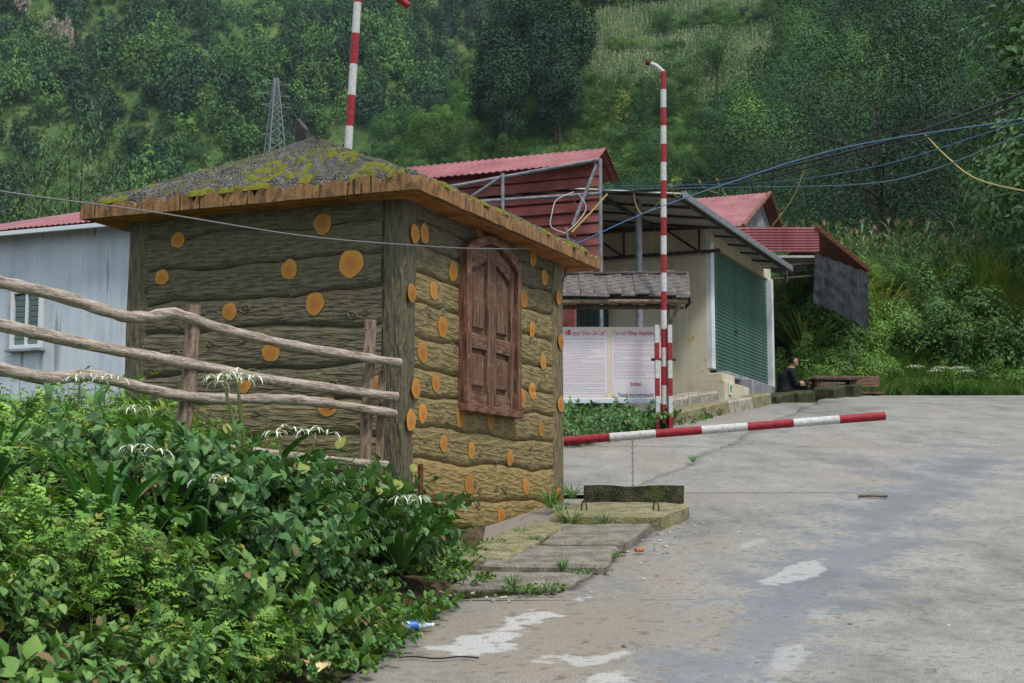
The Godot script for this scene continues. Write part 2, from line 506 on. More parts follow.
func land(x: float, d: float) -> float:
	var y := road_y(minf(d, 60.0))
	# the bank between the road and the fence
	var e := road_edge(d) - 0.05 - x - 0.75 * smoothstep(7.9, 9.0, d)
	y += smoothstep(0.0, 1.7, e) * 0.62 * (1.0 - smoothstep(9.3, 13.0, d))
	y += smoothstep(0.0, 1.2, e) * fn.get_noise_2d(x * 9.0, d * 9.0) * 0.12
	# the steep bank beyond the bend
	var foot := 33.6 + (x - 7.0) * 0.35
	if x < 7.0:
		foot = 33.6 + (7.0 - x) * 2.0
	var b := d - foot
	if b > 0.0:
		y += smoothstep(0.0, 6.0, b) * 3.5 * smoothstep(-6.0, 8.0, x + 2.0) + minf(maxf(0.0, b - 6.0), 60.0) * 0.05
		y += fn.get_noise_2d(x * 6.0 + 90.0, d * 6.0) * 0.6 * smoothstep(0.0, 3.0, b)
	# valley sides
	if d > 60.0:
		var n1 := fn.get_noise_2d(x * 0.35, d * 0.35)
		var n2 := fn.get_noise_2d(x * 1.3 + 40.0, d * 1.3)
		var a := 0.6 * (d - 220.0 + n1 * 60.0) + n2 * 5.0 - 0.12 * maxf(0.0, x + 40.0)
		var rb := ridge_left(d) + n1 * 8.0
		var hb := 0.55 * (d - 110.0 + n1 * 14.0) + n2 * 2.5 - 2.0 * maxf(0.0, rb - x)
		y += maxf(0.0, maxf(a, hb))
	return y

func ground_at(x: float, d: float) -> Vector3:
	return Vector3(x, land(x, d), -d)

func build_land() -> void:
	var mb := MB.new()
	var xs := PackedFloat32Array()
	var ds := PackedFloat32Array()
	var x := -40.0
	while x <= 60.0:
		xs.append(x)
		x += 0.25 if x > -5.0 and x < 3.0 else 0.7
	var d := -12.0
	while d <= 62.0:
		ds.append(d)
		d += 0.25 if d > 4.0 and d < 11.0 else 0.6
	for i in ds.size():
		for j in xs.size():
			var y := land(xs[j], ds[i])
			var dd := ds[i]
			var le := road_edge(dd) if dd < 13.0 else (-3.0 if dd < 17.7 else far_edge(dd))
			if xs[j] > le - 0.3 and xs[j] < 26.0:
				y -= 0.09
			mb.vert(Vector3(xs[j], y, -dd))
	var w := xs.size()
	for i in ds.size() - 1:
		for j in w - 1:
			var k := i * w + j
			mb.q(k, k + 1, k + w + 1, k + w)
	var o := part("ground", mb.done(), M.soil, self)
	tag(o, "brown soil and weeds beside the concrete road", "", "", "structure")
	mb = MB.new()
	var nx := 120
	var nd := 130
	for i in nd + 1:
		for j in nx + 1:
			var px := -420.0 + 760.0 * j / nx
			var pd := 58.0 + 700.0 * pow(float(i) / nd, 1.3)
			mb.vert(Vector3(px, land(px, pd) - 0.4, -pd))
	for i in nd:
		for j in nx:
			var k := i * (nx + 1) + j
			mb.q(k, k + 1, k + nx + 2, k + nx + 1)
	o = part("hillside", mb.done(), M.hill, self)
	tag(o, "steep green valley side rising behind the buildings", "", "", "structure")

# ------------------------------------------------------------------ road
func road_texture() -> Array:
	var w := 1024
	var h := 2048
	var big := noise_bytes(w / 2, h / 2, 0.012, 41, 5, w, h)
	var mid := noise_bytes(w / 2, h / 2, 0.05, 43, 4, w, h)
	var fine := noise_bytes(w, h, 0.12, 45, 3, w, h)
	var wheel := noise_bytes(w, 64, 0.03, 47, 4, w, h)
	var out := PackedByteArray()
	out.resize(w * h * 3)
	var rough := PackedByteArray()
	rough.resize(w * h)
	var lut := ramp([[0.16, Color("5a5853")], [0.36, Color("7c7973")], [0.5, Color("8e8b85")], [0.64, Color("9b9791")], [0.9, Color("aca8a1")]])
	var plaster := Color("b3b2ae")
	var splashes := []
	for s in [[-0.02, 7.45, 0.17, 0.6, 0.37, 0.95], [0.26, 6.72, 0.17, 0.24, 0.5, 0.8], [0.4, 6.42, 0.12, 0.16, 0.3, 0.8], [1.75, 9.15, 0.08, 0.42, 0.5, 0.85], [1.62, 10.2, 0.06, 0.25, 0.5, 0.5], [1.22, 6.75, 0.07, 0.4, 0.3, 0.55], [1.55, 7.7, 0.07, 0.2, 0.3, 0.4]]:
		splashes.append([s[0], s[1], s[2], s[3], cos(s[4]), sin(s[4]), s[5]])
	var grit := Color("524d46")
	var brown := Color("85796a")
	var wet := Color("6f747c")
	for i in h:
		var d := 1.0 + 41.0 * pow((i + 0.5) / h, 2.0)
		var ed := road_edge(d)
		# the line the water follows down the road
		var sx := 0.8 + 0.385 * (d - 6.3) + maxf(0.0, d - 11.0) * 0.05
		var sw := 0.08 + 0.034 * d
		for j in w:
			var k := i * w + j
			var x := -2.0 + 16.0 * (j + 0.5) / w
			var c := lut[clampi(int(big[k] * 0.3 + mid[k] * 0.32 + fine[k] * 0.3 + wheel[k] * 0.1), 0, 255)]
			var m := mid[k] / 255.0
			var b := big[k] / 255.0
			# mud washed from the verge, in patches
			var mud := lerpf(clampf((b + m * 0.5 - 0.45 - maxf(0.0, x - ed - 0.3) * 0.22) * 1.9, 0.0, 0.7), clampf((b - 0.5) * 1.6, 0.0, 0.4), smoothstep(9.0, 15.0, d))
			c = c.lerp(brown, mud)
			var s := smoothstep(1.1, 0.2, absf(x - sx) / sw * 0.8 + (m - 0.5) * 1.5 + (b - 0.5) * 0.7 + (fine[k] / 255.0 - 0.5) * 1.7) * (1.0 - smoothstep(17.0, 21.0, d + m * 3.0))
			if s > 0.0:
				c = c.lerp(wet, s * 0.6)
			rough[k] = int(255.0 * clampf(0.88 - s * 0.45 + (m - 0.5) * 0.15, 0.2, 1.0))
			# old plaster splashes, worn through in places
			if d < 10.5:
				for sp in splashes:
					var ox: float = (x - sp[0]) * sp[4] - (d - sp[1]) * sp[5]
					var od: float = (x - sp[0]) * sp[5] + (d - sp[1]) * sp[4]
					var rr := Vector2(ox / sp[2], od / sp[3]).length()
					if rr < 2.2:
						var f := rr + (m - 0.5) * 2.2 + (b - 0.5) * 1.2 + (fine[k] / 255.0 - 0.5) * 1.1
						c = c.lerp(plaster, smoothstep(1.0, 0.72, f) * sp[6])
			# grit and pits
			var pit := smoothstep(168.0, 200.0, float(fine[k])) * (0.25 + 0.5 * m)
			c = c.lerp(grit, pit * 0.8)
			out[k * 3] = int(c.r * 255.0)
			out[k * 3 + 1] = int(c.g * 255.0)
			out[k * 3 + 2] = int(c.b * 255.0)
	var im := Image.create_from_data(w, h, false, Image.FORMAT_RGB8, out)
	var ri := Image.create_from_data(w, h, false, Image.FORMAT_L8, rough)
	ri.resize(512, 1024, Image.INTERPOLATE_BILINEAR)
	return [ImageTexture.create_from_image(im), ImageTexture.create_from_image(ri)]

func surf_y(x: float, d: float) -> float:
	return road_y(d) + fn.get_noise_2d(x * 12.0, d * 12.0) * 0.012

func slab(parent: Node, called: String, m: Material, d0: float, d1: float, left: Callable, right: Callable, lift := 0.0) -> void:
	var mb := MB.new()
	var nd := maxi(6, int((d1 - d0) / 0.3))
	var nx := 40
	for i in nd + 1:
		var d := lerpf(d0, d1, float(i) / nd)
		for j in nx + 3:
			var u := clampf((j - 1.0) / nx, 0.0, 1.0)
			var l: float = left.call(d)
			var r: float = right.call(d)
			var x := lerpf(l, r, u * u * 0.5 + u * 0.5)
			var dd := d
			if i == 0 or i == nd:
				dd += fn.get_noise_2d(x * 20.0, d0 * 7.0 + i) * 0.03
			var y := road_y(dd) + lift + fn.get_noise_2d(x * 12.0, d * 12.0) * 0.012
			if j == 0 or j == nx + 2:
				y -= 0.12
			mb.vert(Vector3(x, y, -dd))
			mb.uv.append(Vector2((x + 2.0) / 16.0, sqrt(maxf(0.0, dd - 1.0) / 41.0)))
			mb.uv2.append(Vector2(x * 1.3, dd * 1.3))
	var w := nx + 3
	for i in nd:
		for j in w - 1:
			var k := i * w + j
			mb.q(k, k + 1, k + w + 1, k + w)
	part(called, mb.done(), m, parent)

func build_road() -> void:
	var tx := road_texture()
	var m := StandardMaterial3D.new()
	m.albedo_texture = tx[0]
	m.roughness_texture = tx[1]
	m.roughness = 1.0
	m.metallic_specular = 0.4
	m.detail_enabled = true
	m.detail_albedo = M.speck_tex
	m.detail_blend_mode = BaseMaterial3D.BLEND_MODE_MUL
	m.detail_uv_layer = BaseMaterial3D.DETAIL_UV_2
	M.road = m
	var road := Node3D.new()
	road.name = "road"
	add_child(road)
	tag(road, "worn grey concrete road climbing past the hut", "", "", "structure")
	var joint := func(d: float) -> float: return maxf(1.04, 1.05 + 0.317 * (d - 13.45) + 0.05 * sin(d * 2.1)) if d > 10.0 else road_edge(d)
	var verge := func(d: float) -> float: return road_edge(d) + 9.0 + maxf(0.0, d - 12.0) * 0.5 + maxf(0.0, d - 26.0) * 1.2
	var near := func(d: float) -> float: return (road_edge(d) if d < 8.2 else maxf(road_edge(d), 0.27 + (d - 8.36) * 0.29)) + fn.get_noise_2d(d * 30.0, 3.0) * 0.06
	slab(road, "road_slab", m, -6.0, 8.16, near, verge)
	slab(road, "road_slab", m, 8.168, 18.06, func(d: float) -> float: return near.call(d) if d < 11.0 else joint.call(d) + 0.02, verge)
	slab(road, "road_slab", m, 18.09, 28.0, func(d: float) -> float: return joint.call(d) + 0.025, verge)
	slab(road, "road_slab", m, 28.02, 41.0, func(d: float) -> float: return maxf(joint.call(d), far_edge(d) + 0.3), verge)
	var al := func(d: float) -> float: return maxf(-2.6, far_edge(d) - 0.2) if d > 16.0 else (-2.6 if d > 13.0 else 0.4194 * (d - 10.0) - 0.84)
	slab(road, "road_slab", m, 9.0, 12.95, al, func(d: float) -> float: return minf(1.04, 0.27 + (d - 8.36) * 0.29 - 0.01), -0.02)
	slab(road, "road_slab", m, 12.955, 18.0, al, joint, 0.012)
	slab(road, "road_slab", m, 18.02, 27.9, al, joint, 0.012)

# ------------------------------------------------------------------ hut
const RIGHT_COURSES := [-0.5, -0.04, 0.11, 0.32, 0.586, 0.817, 1.034, 1.223, 1.433, 1.657, 1.874, 2.07, 2.24, 2.42]
const SIDE_COURSES := [-0.45, 0.0, 0.25, 0.5, 0.75, 0.98, 1.22, 1.51, 1.73, 1.97, 2.2, 2.42]

func course_edge(list: Array, k: int, x: float, sd: float) -> float:
	return list[k] + fn.get_noise_2d(x * 55.0 + sd, k * 37.0) * 0.045

func wall_z(list: Array, x: float, y: float, sd: float) -> float:
	for k in list.size() - 1:
		var a := course_edge(list, k, x, sd)
		var b := course_edge(list, k + 1, x, sd)
		if y >= a and y <= b:
			return course_z((y - a) / (b - a), x, y, sd)
	return 0.05

func course_z(v: float, x: float, y: float, sd: float) -> float:
	var s := absf(2.0 * v - 1.0)
	return 0.05 - 0.022 * pow(s, 9.0) + fn.get_noise_2d(x * 45.0 + sd, y * 90.0) * 0.014

func log_course(list: Array, k: int, x0: float, x1: float, sd: float, parent: Node, m: Material) -> void:
	var mb := MB.new()
	var nx := 44
	var nv := 10
	var shift := Vector3(rf(0.0, 3.0), rf(0.0, 3.0), 0.0)
	for i in nx + 1:
		var x := lerpf(x0, x1, float(i) / nx)
		var a := course_edge(list, k, x, sd) + 0.0012
		var b := course_edge(list, k + 1, x, sd) - 0.0012
		for j in nv + 3:
			var u := clampf((j - 1.0) / nv, 0.0, 1.0)
			var y := lerpf(a, b, u)
			var z := course_z(u, x, y, sd)
			if j == 0 or j == nv + 2:
				z = 0.006
			mb.vert(Vector3(x, y, z) - shift)
	var w := nv + 3
	for i in nx:
		for j in w - 1:
			var p := i * w + j
			mb.q(p, p + w, p + w + 1, p + 1)
	part("log", mb.done(), m, parent, shift)

func disc_at(list: Array, at: Vector2, r: float, sd: float, parent: Node, on_post := false) -> void:
	var mb := MB.new()
	var n := 20
	var sq := rf(0.88, 1.05)
	var turn := rf(0.0, TAU)
	var rings := [[0.0, Color(0.34, 0.13, 0.035)], [0.2, Color(0.40, 0.15, 0.035)], [0.32, Color(0.47, 0.165, 0.022)], [0.46, Color(0.43, 0.155, 0.022)], [0.6, Color(0.53, 0.215, 0.028)], [0.73, Color(0.46, 0.18, 0.026)], [0.85, Color(0.55, 0.25, 0.04)], [1.0, Color(0.42, 0.2, 0.045)]]
	var fade := rf(0.62, 1.0)
	var idx := []
	for rg in rings:
		var row := PackedInt32Array()
		for k in n:
			var an := TAU * k / n
			var rr: float = r * rg[0] * (1.0 + 0.04 * sin(an * 3.0 + turn) + 0.035 * sin(an * 5.0 + turn * 3.0))
			var p := Vector2(cos(an) * rr * sq, sin(an) * rr)
			var z: float = (0.075 if on_post else maxf(wall_z(list, at.x + p.x, at.y + p.y, sd), 0.046)) + 0.005 + (1.0 - rg[0]) * 0.005
			var cc: Color = rg[1]
			mb.col = Color(cc.r * fade, cc.g * fade, cc.b * fade).lerp(Color(0.26, 0.2, 0.1), rf(0.0, 0.3))
			row.append(mb.vert(Vector3(at.x + p.x, at.y + p.y, z)))
		idx.append(row)
	for g in rings.size() - 1:
		for k in n:
			var j := (k + 1) % n
			mb.q(idx[g][k], idx[g + 1][k], idx[g + 1][j], idx[g][j])
	part("painted_cut", mb.done(), M.tint, parent)

func knot_mesh() -> ArrayMesh:
	var mb := MB.new()
	var prof := [[0.042, -0.012], [0.036, 0.006], [0.027, 0.008], [0.021, -0.004], [0.014, -0.003], [0.009, 0.006], [0.0, 0.007]]
	var n := 12
	for p in prof:
		for k in n:
			var an := TAU * k / n
			mb.vert(Vector3(cos(an) * p[0] * 1.25, sin(an) * p[0] * 0.85, p[1]))
	for g in prof.size() - 1:
		for k in n:
			var j := (k + 1) % n
			mb.q(g * n + k, g * n + j, (g + 1) * n + j, (g + 1) * n + k)
	return mb.done()

func corner_post(called: String, at: Vector3, wx: float, wz: float, parent: Node, y0 := -0.5, y1 := 2.4) -> void:
	# an upright cast trunk with rounded arrises; its own x runs up so that the grain does too
	var mb := MB.new()
	var rows := 26
	var sides := 20
	for i in rows + 1:
		var y := lerpf(y0, y1, float(i) / rows)
		for s in sides:
			var an := TAU * s / sides
			var cx := signf(cos(an)) * pow(absf(cos(an)), 0.45) * wx * 0.5
			var cz := signf(sin(an)) * pow(absf(sin(an)), 0.45) * wz * 0.5
			var bump := 1.0 + fn.get_noise_3d(cos(an) * 60.0 + at.x * 50.0, y * 30.0, sin(an) * 60.0 + at.z * 40.0) * 0.12
			mb.vert(Vector3(y, cx * bump, cz * bump))
	for i in rows:
		for s in sides:
			var j := (s + 1) % sides
			mb.q(i * sides + s, i * sides + j, (i + 1) * sides + j, (i + 1) * sides + s)
	var o := part(called, mb.done(), M.log_dark if at.x < 1.0 else M.log_olive, parent, at)
	o.rotation = Vector3(0, 0, PI / 2)

func build_hut() -> void:
	var hut := thing("log_patterned_hut", "small hut of painted imitation logs with orange spots under a mossy hipped roof", "hut", HUT, TURN)
	var mb := MB.new()
	mb.box(Vector3(1.5, 0.98, -1.1), Vector3(2.96, 2.9, 2.16))
	part("wall_core", mb.done(false), M.log_base, hut)
	# road side: x along the wall, z outwards
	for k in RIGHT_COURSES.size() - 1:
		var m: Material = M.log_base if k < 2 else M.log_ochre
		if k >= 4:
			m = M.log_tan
		if k >= 10:  # top courses darker: dark paint plus the eave's shade put into the colour
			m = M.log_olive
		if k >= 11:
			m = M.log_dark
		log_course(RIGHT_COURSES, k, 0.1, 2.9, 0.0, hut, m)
	var side := Node3D.new()
	side.name = "end_wall"
	side.rotation.y = -PI / 2
	hut.add_child(side)
	for k in SIDE_COURSES.size() - 1:
		log_course(SIDE_COURSES, k, -2.12, -0.1, 500.0, side, M.log_dark if k != 3 and k != 4 else M.log_olive)
	corner_post("corner_post", Vector3(0.07, 0, -0.06), 0.2, 0.25, hut)
	corner_post("corner_post", Vector3(2.87, 0, -0.04), 0.24, 0.22, hut)
	corner_post("corner_post", Vector3(0.06, 0, -2.1), 0.24, 0.2, hut)
	# painted cut branches
	for p in [[0.29, 2.16], [0.75, 1.96], [0.44, 1.78], [0.58, 1.54], [0.27, 1.33], [0.47, 1.13], [2.3, 2.3], [2.56, 2.18], [2.11, 1.94], [2.28, 1.71], [2.53, 1.47], [2.28, 1.21], [2.06, 1.14], [0.27, 0.91], [0.89, 0.92], [1.42, 0.93], [1.09, 0.69], [1.82, 0.66], [1.06, 0.44], [2.14, 0.44], [0.5, 0.2], [1.64, 0.2], [2.47, 0.91], [1.22, 2.36], [0.62, 0.72]]:
		disc_at(RIGHT_COURSES, Vector2(p[0], p[1]), rf(0.062, 0.078), 0.0, hut)
	for p in [[2.82, 2.04], [2.87, 1.67], [2.86, 1.14], [0.05, 1.71], [0.12, 1.07], [0.05, 0.85], [2.8, 0.37], [0.09, 2.12]]:
		disc_at(RIGHT_COURSES, Vector2(p[0], p[1]), rf(0.06, 0.075), 0.0, hut, true)
	for p in [[0.56, 2.21, 0.076], [1.75, 2.18, 0.058], [0.33, 1.92, 0.098], [1.88, 1.92, 0.056], [0.82, 1.91, 0.072], [0.61, 1.66, 0.082], [1.3, 1.64, 0.063], [0.95, 1.34, 0.07], [1.17, 1.12, 0.06], [1.59, 2.38, 0.06], [1.6, 0.9, 0.06], [0.5, 0.95, 0.07]]:
		disc_at(SIDE_COURSES, Vector2(-p[0], p[1]), p[2], 500.0, side)
	disc_at(SIDE_COURSES, Vector2(-0.1, 1.09), 0.06, 500.0, side, true)
	var km := knot_mesh()
	for i in 46:
		var x := rf(0.3, 2.65)
		var y := rf(0.15, 2.3)
		if x > 0.82 and x < 2.02 and y > 0.98:
			continue
		var o := part("knot", km, M.log_olive, hut, Vector3(x, y, wall_z(RIGHT_COURSES, x, y, 0.0) + 0.002))
		o.rotation.z = rf(-0.5, 0.5)
		o.scale = Vector3.ONE * rf(0.45, 0.9)
	for i in 20:
		var x: float = -[0.2, 0.45, 0.75, 1.05, 1.15, 1.45, 1.6, 1.72, 2.0, 0.3][i % 10] - rf(0.0, 0.06)
		var y := rf(0.4, 2.3)
		var o := part("knot", km, M.log_dark, side, Vector3(x, y, wall_z(SIDE_COURSES, x, y, 500.0) + 0.002))
		o.rotation.z = rf(-0.5, 0.5)
		o.scale = Vector3.ONE * rf(0.6, 1.1)
	build_window(hut)
	build_roof(hut)
	# a rusty bar standing at the corner
	mb = MB.new()
	mb.box(Vector3(0, 0.25, 0), Vector3(0.025, 0.5, 0.04), 0.004)
	var bar := one("rusty_bar", mb.done(false), M.rust, "short rusty flat bar standing upright against the hut corner", "bar", Vector3(-0.59, 1.3, -9.72))
	bar.rotation.y = 0.4

func arch_pts(x0: float, x1: float, y0: float, spring: float, crown: float, n := 10) -> PackedVector2Array:
	var p := PackedVector2Array([Vector2(x0, y0), Vector2(x1, y0)])
	for k in n + 1:
		var u := float(k) / n
		var x := lerpf(x1, x0, u)
		var s := 2.0 * u - 1.0
		p.append(Vector2(x, spring + (crown - spring) * (1.0 - s * s)))
	return p

func build_window(hut: Node3D) -> void:
	var win := Node3D.new()
	win.name = "window_frame"
	hut.add_child(win)
	var x0 := 0.87
	var x1 := 1.9
	var y0 := 1.02
	var spring := 2.16
	var crown := 2.31
	# frame: two jambs, sill, arched head
	var mb := MB.new()
	mb.box(Vector3(x0 + 0.035, (y0 + spring) * 0.5, 0.055), Vector3(0.07, spring - y0, 0.13), 0.006)
	part("jamb", mb.done(false), M.shutter_frame_v, win)
	mb = MB.new()
	mb.box(Vector3(x1 - 0.035, (y0 + spring) * 0.5, 0.055), Vector3(0.07, spring - y0, 0.13), 0.006)
	part("jamb", mb.done(false), M.shutter_frame_v, win)
	mb = MB.new()
	mb.box(Vector3((x0 + x1) * 0.5, y0 - 0.03, 0.06), Vector3(x1 - x0 + 0.03, 0.06, 0.15), 0.006)
	part("sill", mb.done(false), M.shutter_frame, win)
	var outer := PackedVector2Array()
	var n := 12
	for k in n + 1:
		var s := 2.0 * k / n - 1.0
		outer.append(Vector2(lerpf(x0, x1, float(k) / n), spring + (crown - spring) * (1.0 - s * s)))
	for k in range(n, -1, -1):
		var s := 2.0 * k / n - 1.0
		outer.append(Vector2(lerpf(x0 + 0.07, x1 - 0.07, float(k) / n), spring - 0.06 + (crown - spring) * (1.0 - s * s)))
	mb = MB.new()
	mb.prism(outer, -0.01, 0.123)
	part("arched_head", mb.done(false), M.shutter_frame, win)
	# two leaves with two raised panels each
	var a := x0 + 0.072
	var b := x1 - 0.072
	var mid := (a + b) * 0.5
	for s in 2:
		var l := a if s == 0 else mid + 0.004
		var r := mid - 0.004 if s == 0 else b
		var top := func(x: float) -> float:
			var u := 2.0 * (x - x0 - 0.07) / (x1 - x0 - 0.14) - 1.0
			return spring - 0.066 + (crown - spring) * (1.0 - u * u)
		var lf := Node3D.new()
		lf.name = "shutter_leaf"
		hut.add_child(lf, true)
		var st := 0.075
		var zf := 0.085
		# stiles
		for e in 2:
			var sx := l if e == 0 else r - st
			mb = MB.new()
			mb.prism(PackedVector2Array([Vector2(sx, y0), Vector2(sx + st, y0), Vector2(sx + st, top.call(sx + st)), Vector2(sx, top.call(sx))]), 0.03, zf)
			part("stile", mb.done(false), M.shutter_v, lf)
		var li := l + st
		var ri := r - st
		for rail in [[y0, y0 + 0.1], [y0 + 0.42, y0 + 0.53]]:
			mb = MB.new()
			mb.box(Vector3((li + ri) * 0.5, (rail[0] + rail[1]) * 0.5, 0.056), Vector3(ri - li, rail[1] - rail[0], 0.052), 0.003)
			part("rail", mb.done(false), M.shutter, lf)
		mb = MB.new()
		mb.prism(PackedVector2Array([Vector2(li, top.call(li) - 0.12), Vector2(ri, top.call(ri) - 0.12), Vector2(ri, top.call(ri)), Vector2(li, top.call(li))]), 0.03, zf - 0.003)
		part("rail", mb.done(false), M.shutter, lf)
		for pn in [[y0 + 0.1, y0 + 0.42, y0 + 0.42], [y0 + 0.53, top.call(li) - 0.12, top.call(ri) - 0.12]]:
			mb = MB.new()
			# a panel: recessed field that slopes up to a raised centre
			var ol := [Vector3(li, pn[0], 0.05), Vector3(ri, pn[0], 0.05), Vector3(ri, pn[2], 0.05), Vector3(li, pn[1], 0.05)]
			var g := 0.05
			var il := [Vector3(li + g, pn[0] + g, 0.078), Vector3(ri - g, pn[0] + g, 0.078), Vector3(ri - g, pn[2] - g, 0.078), Vector3(li + g, pn[1] - g, 0.078)]
			var ml := []
			for k in 4:
				ml.append(Vector3(lerpf(ol[k].x, il[k].x, 0.75), lerpf(ol[k].y, il[k].y, 0.75), 0.056))
			for k in 4:
				var j := (k + 1) % 4
				mb.quad(ol[k], ol[j], ml[j], ml[k])
				mb.quad(ml[k], ml[j], il[j], il[k])
			mb.quad(il[0], il[1], il[2], il[3])
			part("panel", mb.done(false), M.shutter_v, lf)
		for hy in [y0 + 0.2, spring - 0.25]:
			mb = MB.new()
			var hx := l - 0.004 if s == 0 else r + 0.004
			mb.tube(PackedVector3Array([Vector3(hx, hy - 0.05, 0.095), Vector3(hx, hy + 0.05, 0.095)]), PackedFloat32Array([0.01]), 7)
			part("hinge", mb.done(), M.dark_steel, lf)

func build_roof(hut: Node3D) -> void:
	var e0 := Vector3(-0.25, 2.44, 0.25)
	var e1 := Vector3(3.35, 2.44, 0.25)
	var e2 := Vector3(3.35, 2.44, -2.45)
	var e3 := Vector3(-0.25, 2.44, -2.45)
	var ap := Vector3(1.2, 3.17, -1.35)
	var roof := Node3D.new()
	roof.name = "roof"
	hut.add_child(roof)
	var mb := MB.new()
	mb.box(Vector3(1.55, 2.395, -1.1), Vector3(3.54, 0.11, 2.64), 0.01)
	part("soffit_slab", mb.done(false), M.soffit, roof)
	var cs := [e0, e1, e2, e3]
	for f in 4:
		var a: Vector3 = cs[f]
		var b: Vector3 = cs[(f + 1) % 4]
		var nrm := (b - a).cross(ap - a).normalized()
		var n := 90
		var r := 26
		mb = MB.new()
		for j in r + 1:
			var v := float(j) / r
			for i in n + 1:
				var u := float(i) / n
				var p := a.lerp(b, u).lerp(ap, v)
				var along := u * a.distance_to(b)
				var rib := absf(sin(along * PI / 0.17 + fn.get_noise_2d(along * 30.0, v * 60.0) * 1.2))
				var k := rib * 0.05 * (1.0 - v * 0.5) + fn.get_noise_3d(p.x * 90.0, p.y * 90.0, p.z * 90.0) * 0.03
				if i == 0 or i == n:
					k = fn.get_noise_3d(p.x * 90.0, p.y * 90.0, p.z * 90.0) * 0.03 + 0.012
				# a low sagging line, steeper near the top
				p.y -= 0.012 * sin(v * PI)
				if j == 0:
					k = -0.06
				mb.vert(p + Vector3.UP * k)
		for j in r:
			for i in n:
				var k := j * (n + 1) + i
				mb.q(k, k + 1, k + n + 2, k + n + 1)
		part("roof_slope", mb.done(), M.roof, roof)
	# moss cushions on the end slope and along the eaves
	mb = MB.new()
	for i in 520:
		var u := rf(0.02, 0.98)
		var v := pow(rng.randf(), 2.2) * 0.72
		var p: Vector3
		if i < 460:
			if fn.get_noise_2d(u * 160.0, v * 90.0 + 400.0) < 0.12 - 0.14 * smoothstep(0.3, 0.6, u):
				continue
			p = e3.lerp(e0, u).lerp(ap, v)
		else:
			v *= 0.3
			p = e0.lerp(e1, u).lerp(ap, v)
		p.y -= 0.012 * sin(v * PI) - 0.02
		blob(mb, p, Vector3(rf(0.015, 0.06), rf(0.012, 0.028), rf(0.015, 0.06)), Vector2(0.5, 0.0) if i < 460 else Vector2(0.0, -0.45))
	var mo := part("moss", mb.done(), M.moss, roof)
	mo.set_meta("kind", "stuff")
	# the fascia: cast plank ends with rounded tops
	var z := 0.24
	var n_end := 11
	for i in n_end:
		var w := 2.7 / n_end
		fascia(roof, Vector3(-0.255, 2.345, 0.25 - w * (i + 0.5)), w, -PI / 2)
	for i in 27:
		var w := 3.6 / 27.0
		fascia(roof, Vector3(-0.25 + w * (i + 0.5), 2.345, 0.255), w, 0.0)
	for i in 12:
		fascia(roof, Vector3(3.355, 2.345, 0.25 - 0.225 * (i + 0.5)), 0.225, PI / 2)
	# a small dark slate cap on the peak
	mb = MB.new()
	mb.prism(PackedVector2Array([Vector2(-0.06, -0.05), Vector2(0.07, -0.05), Vector2(0.08, 0.07), Vector2(0.0, 0.19), Vector2(-0.055, 0.1)]), -0.022, 0.022)
	var cap := part("peak_cap", mb.done(false), M.dark_steel, roof, ap + Vector3(0.0, 0.0, -0.13))
	cap.rotation = Vector3(0.12, -1.9, 0.15)

func blob(mb: MB, p: Vector3, s: Vector3, tilt := Vector2.ZERO) -> void:
	var n := 7
	var top := mb.vert(p + Vector3(0, s.y, 0))
	var rows := []
	for g in 2:
		var row := PackedInt32Array()
		for k in n:
			var an := TAU * k / n
			var rr := (0.65 if g == 0 else 1.0) * rf(0.8, 1.15)
			row.append(mb.vert(p + Vector3(cos(an) * s.x * rr, s.y * (0.75 if g == 0 else -0.4) + cos(an) * s.x * rr * tilt.x + sin(an) * s.z * rr * tilt.y, sin(an) * s.z * rr)))
		rows.append(row)
	for k in n:
		var j := (k + 1) % n
		mb.t(top, rows[0][j], rows[0][k])
		mb.q(rows[0][k], rows[0][j], rows[1][j], rows[1][k])

func fascia(parent: Node, at: Vector3, w: float, turn: float) -> void:
	var h := rf(0.098, 0.112)
	var g := w * 0.5 - 0.002
	var c := minf(w * 0.36, 0.055)
	var pts := PackedVector2Array([Vector2(-g, 0), Vector2(g, 0), Vector2(g, h - c - rf(0.0, 0.01)), Vector2(g - c * 0.35, h - c * 0.3), Vector2(g - c, h), Vector2(rf(-0.01, 0.01), h + rf(0.0, 0.012)), Vector2(-g + c, h - rf(0.0, 0.006)), Vector2(-g + c * 0.35, h - c * 0.3), Vector2(-g, h - c - rf(0.0, 0.01))])
	var off := Vector3(rf(0.0, 5.0), rf(0.0, 5.0), 0.0)
	var mb := MB.new()
	mb.xf = Transform3D(Basis.IDENTITY, -off)
	mb.prism(pts, -0.05, 0.012 + rf(0.0, 0.014))
	var o := part("fascia_block", mb.done(false), M.orange, parent, at + off.rotated(Vector3.UP, turn))
	o.rotation.y = turn

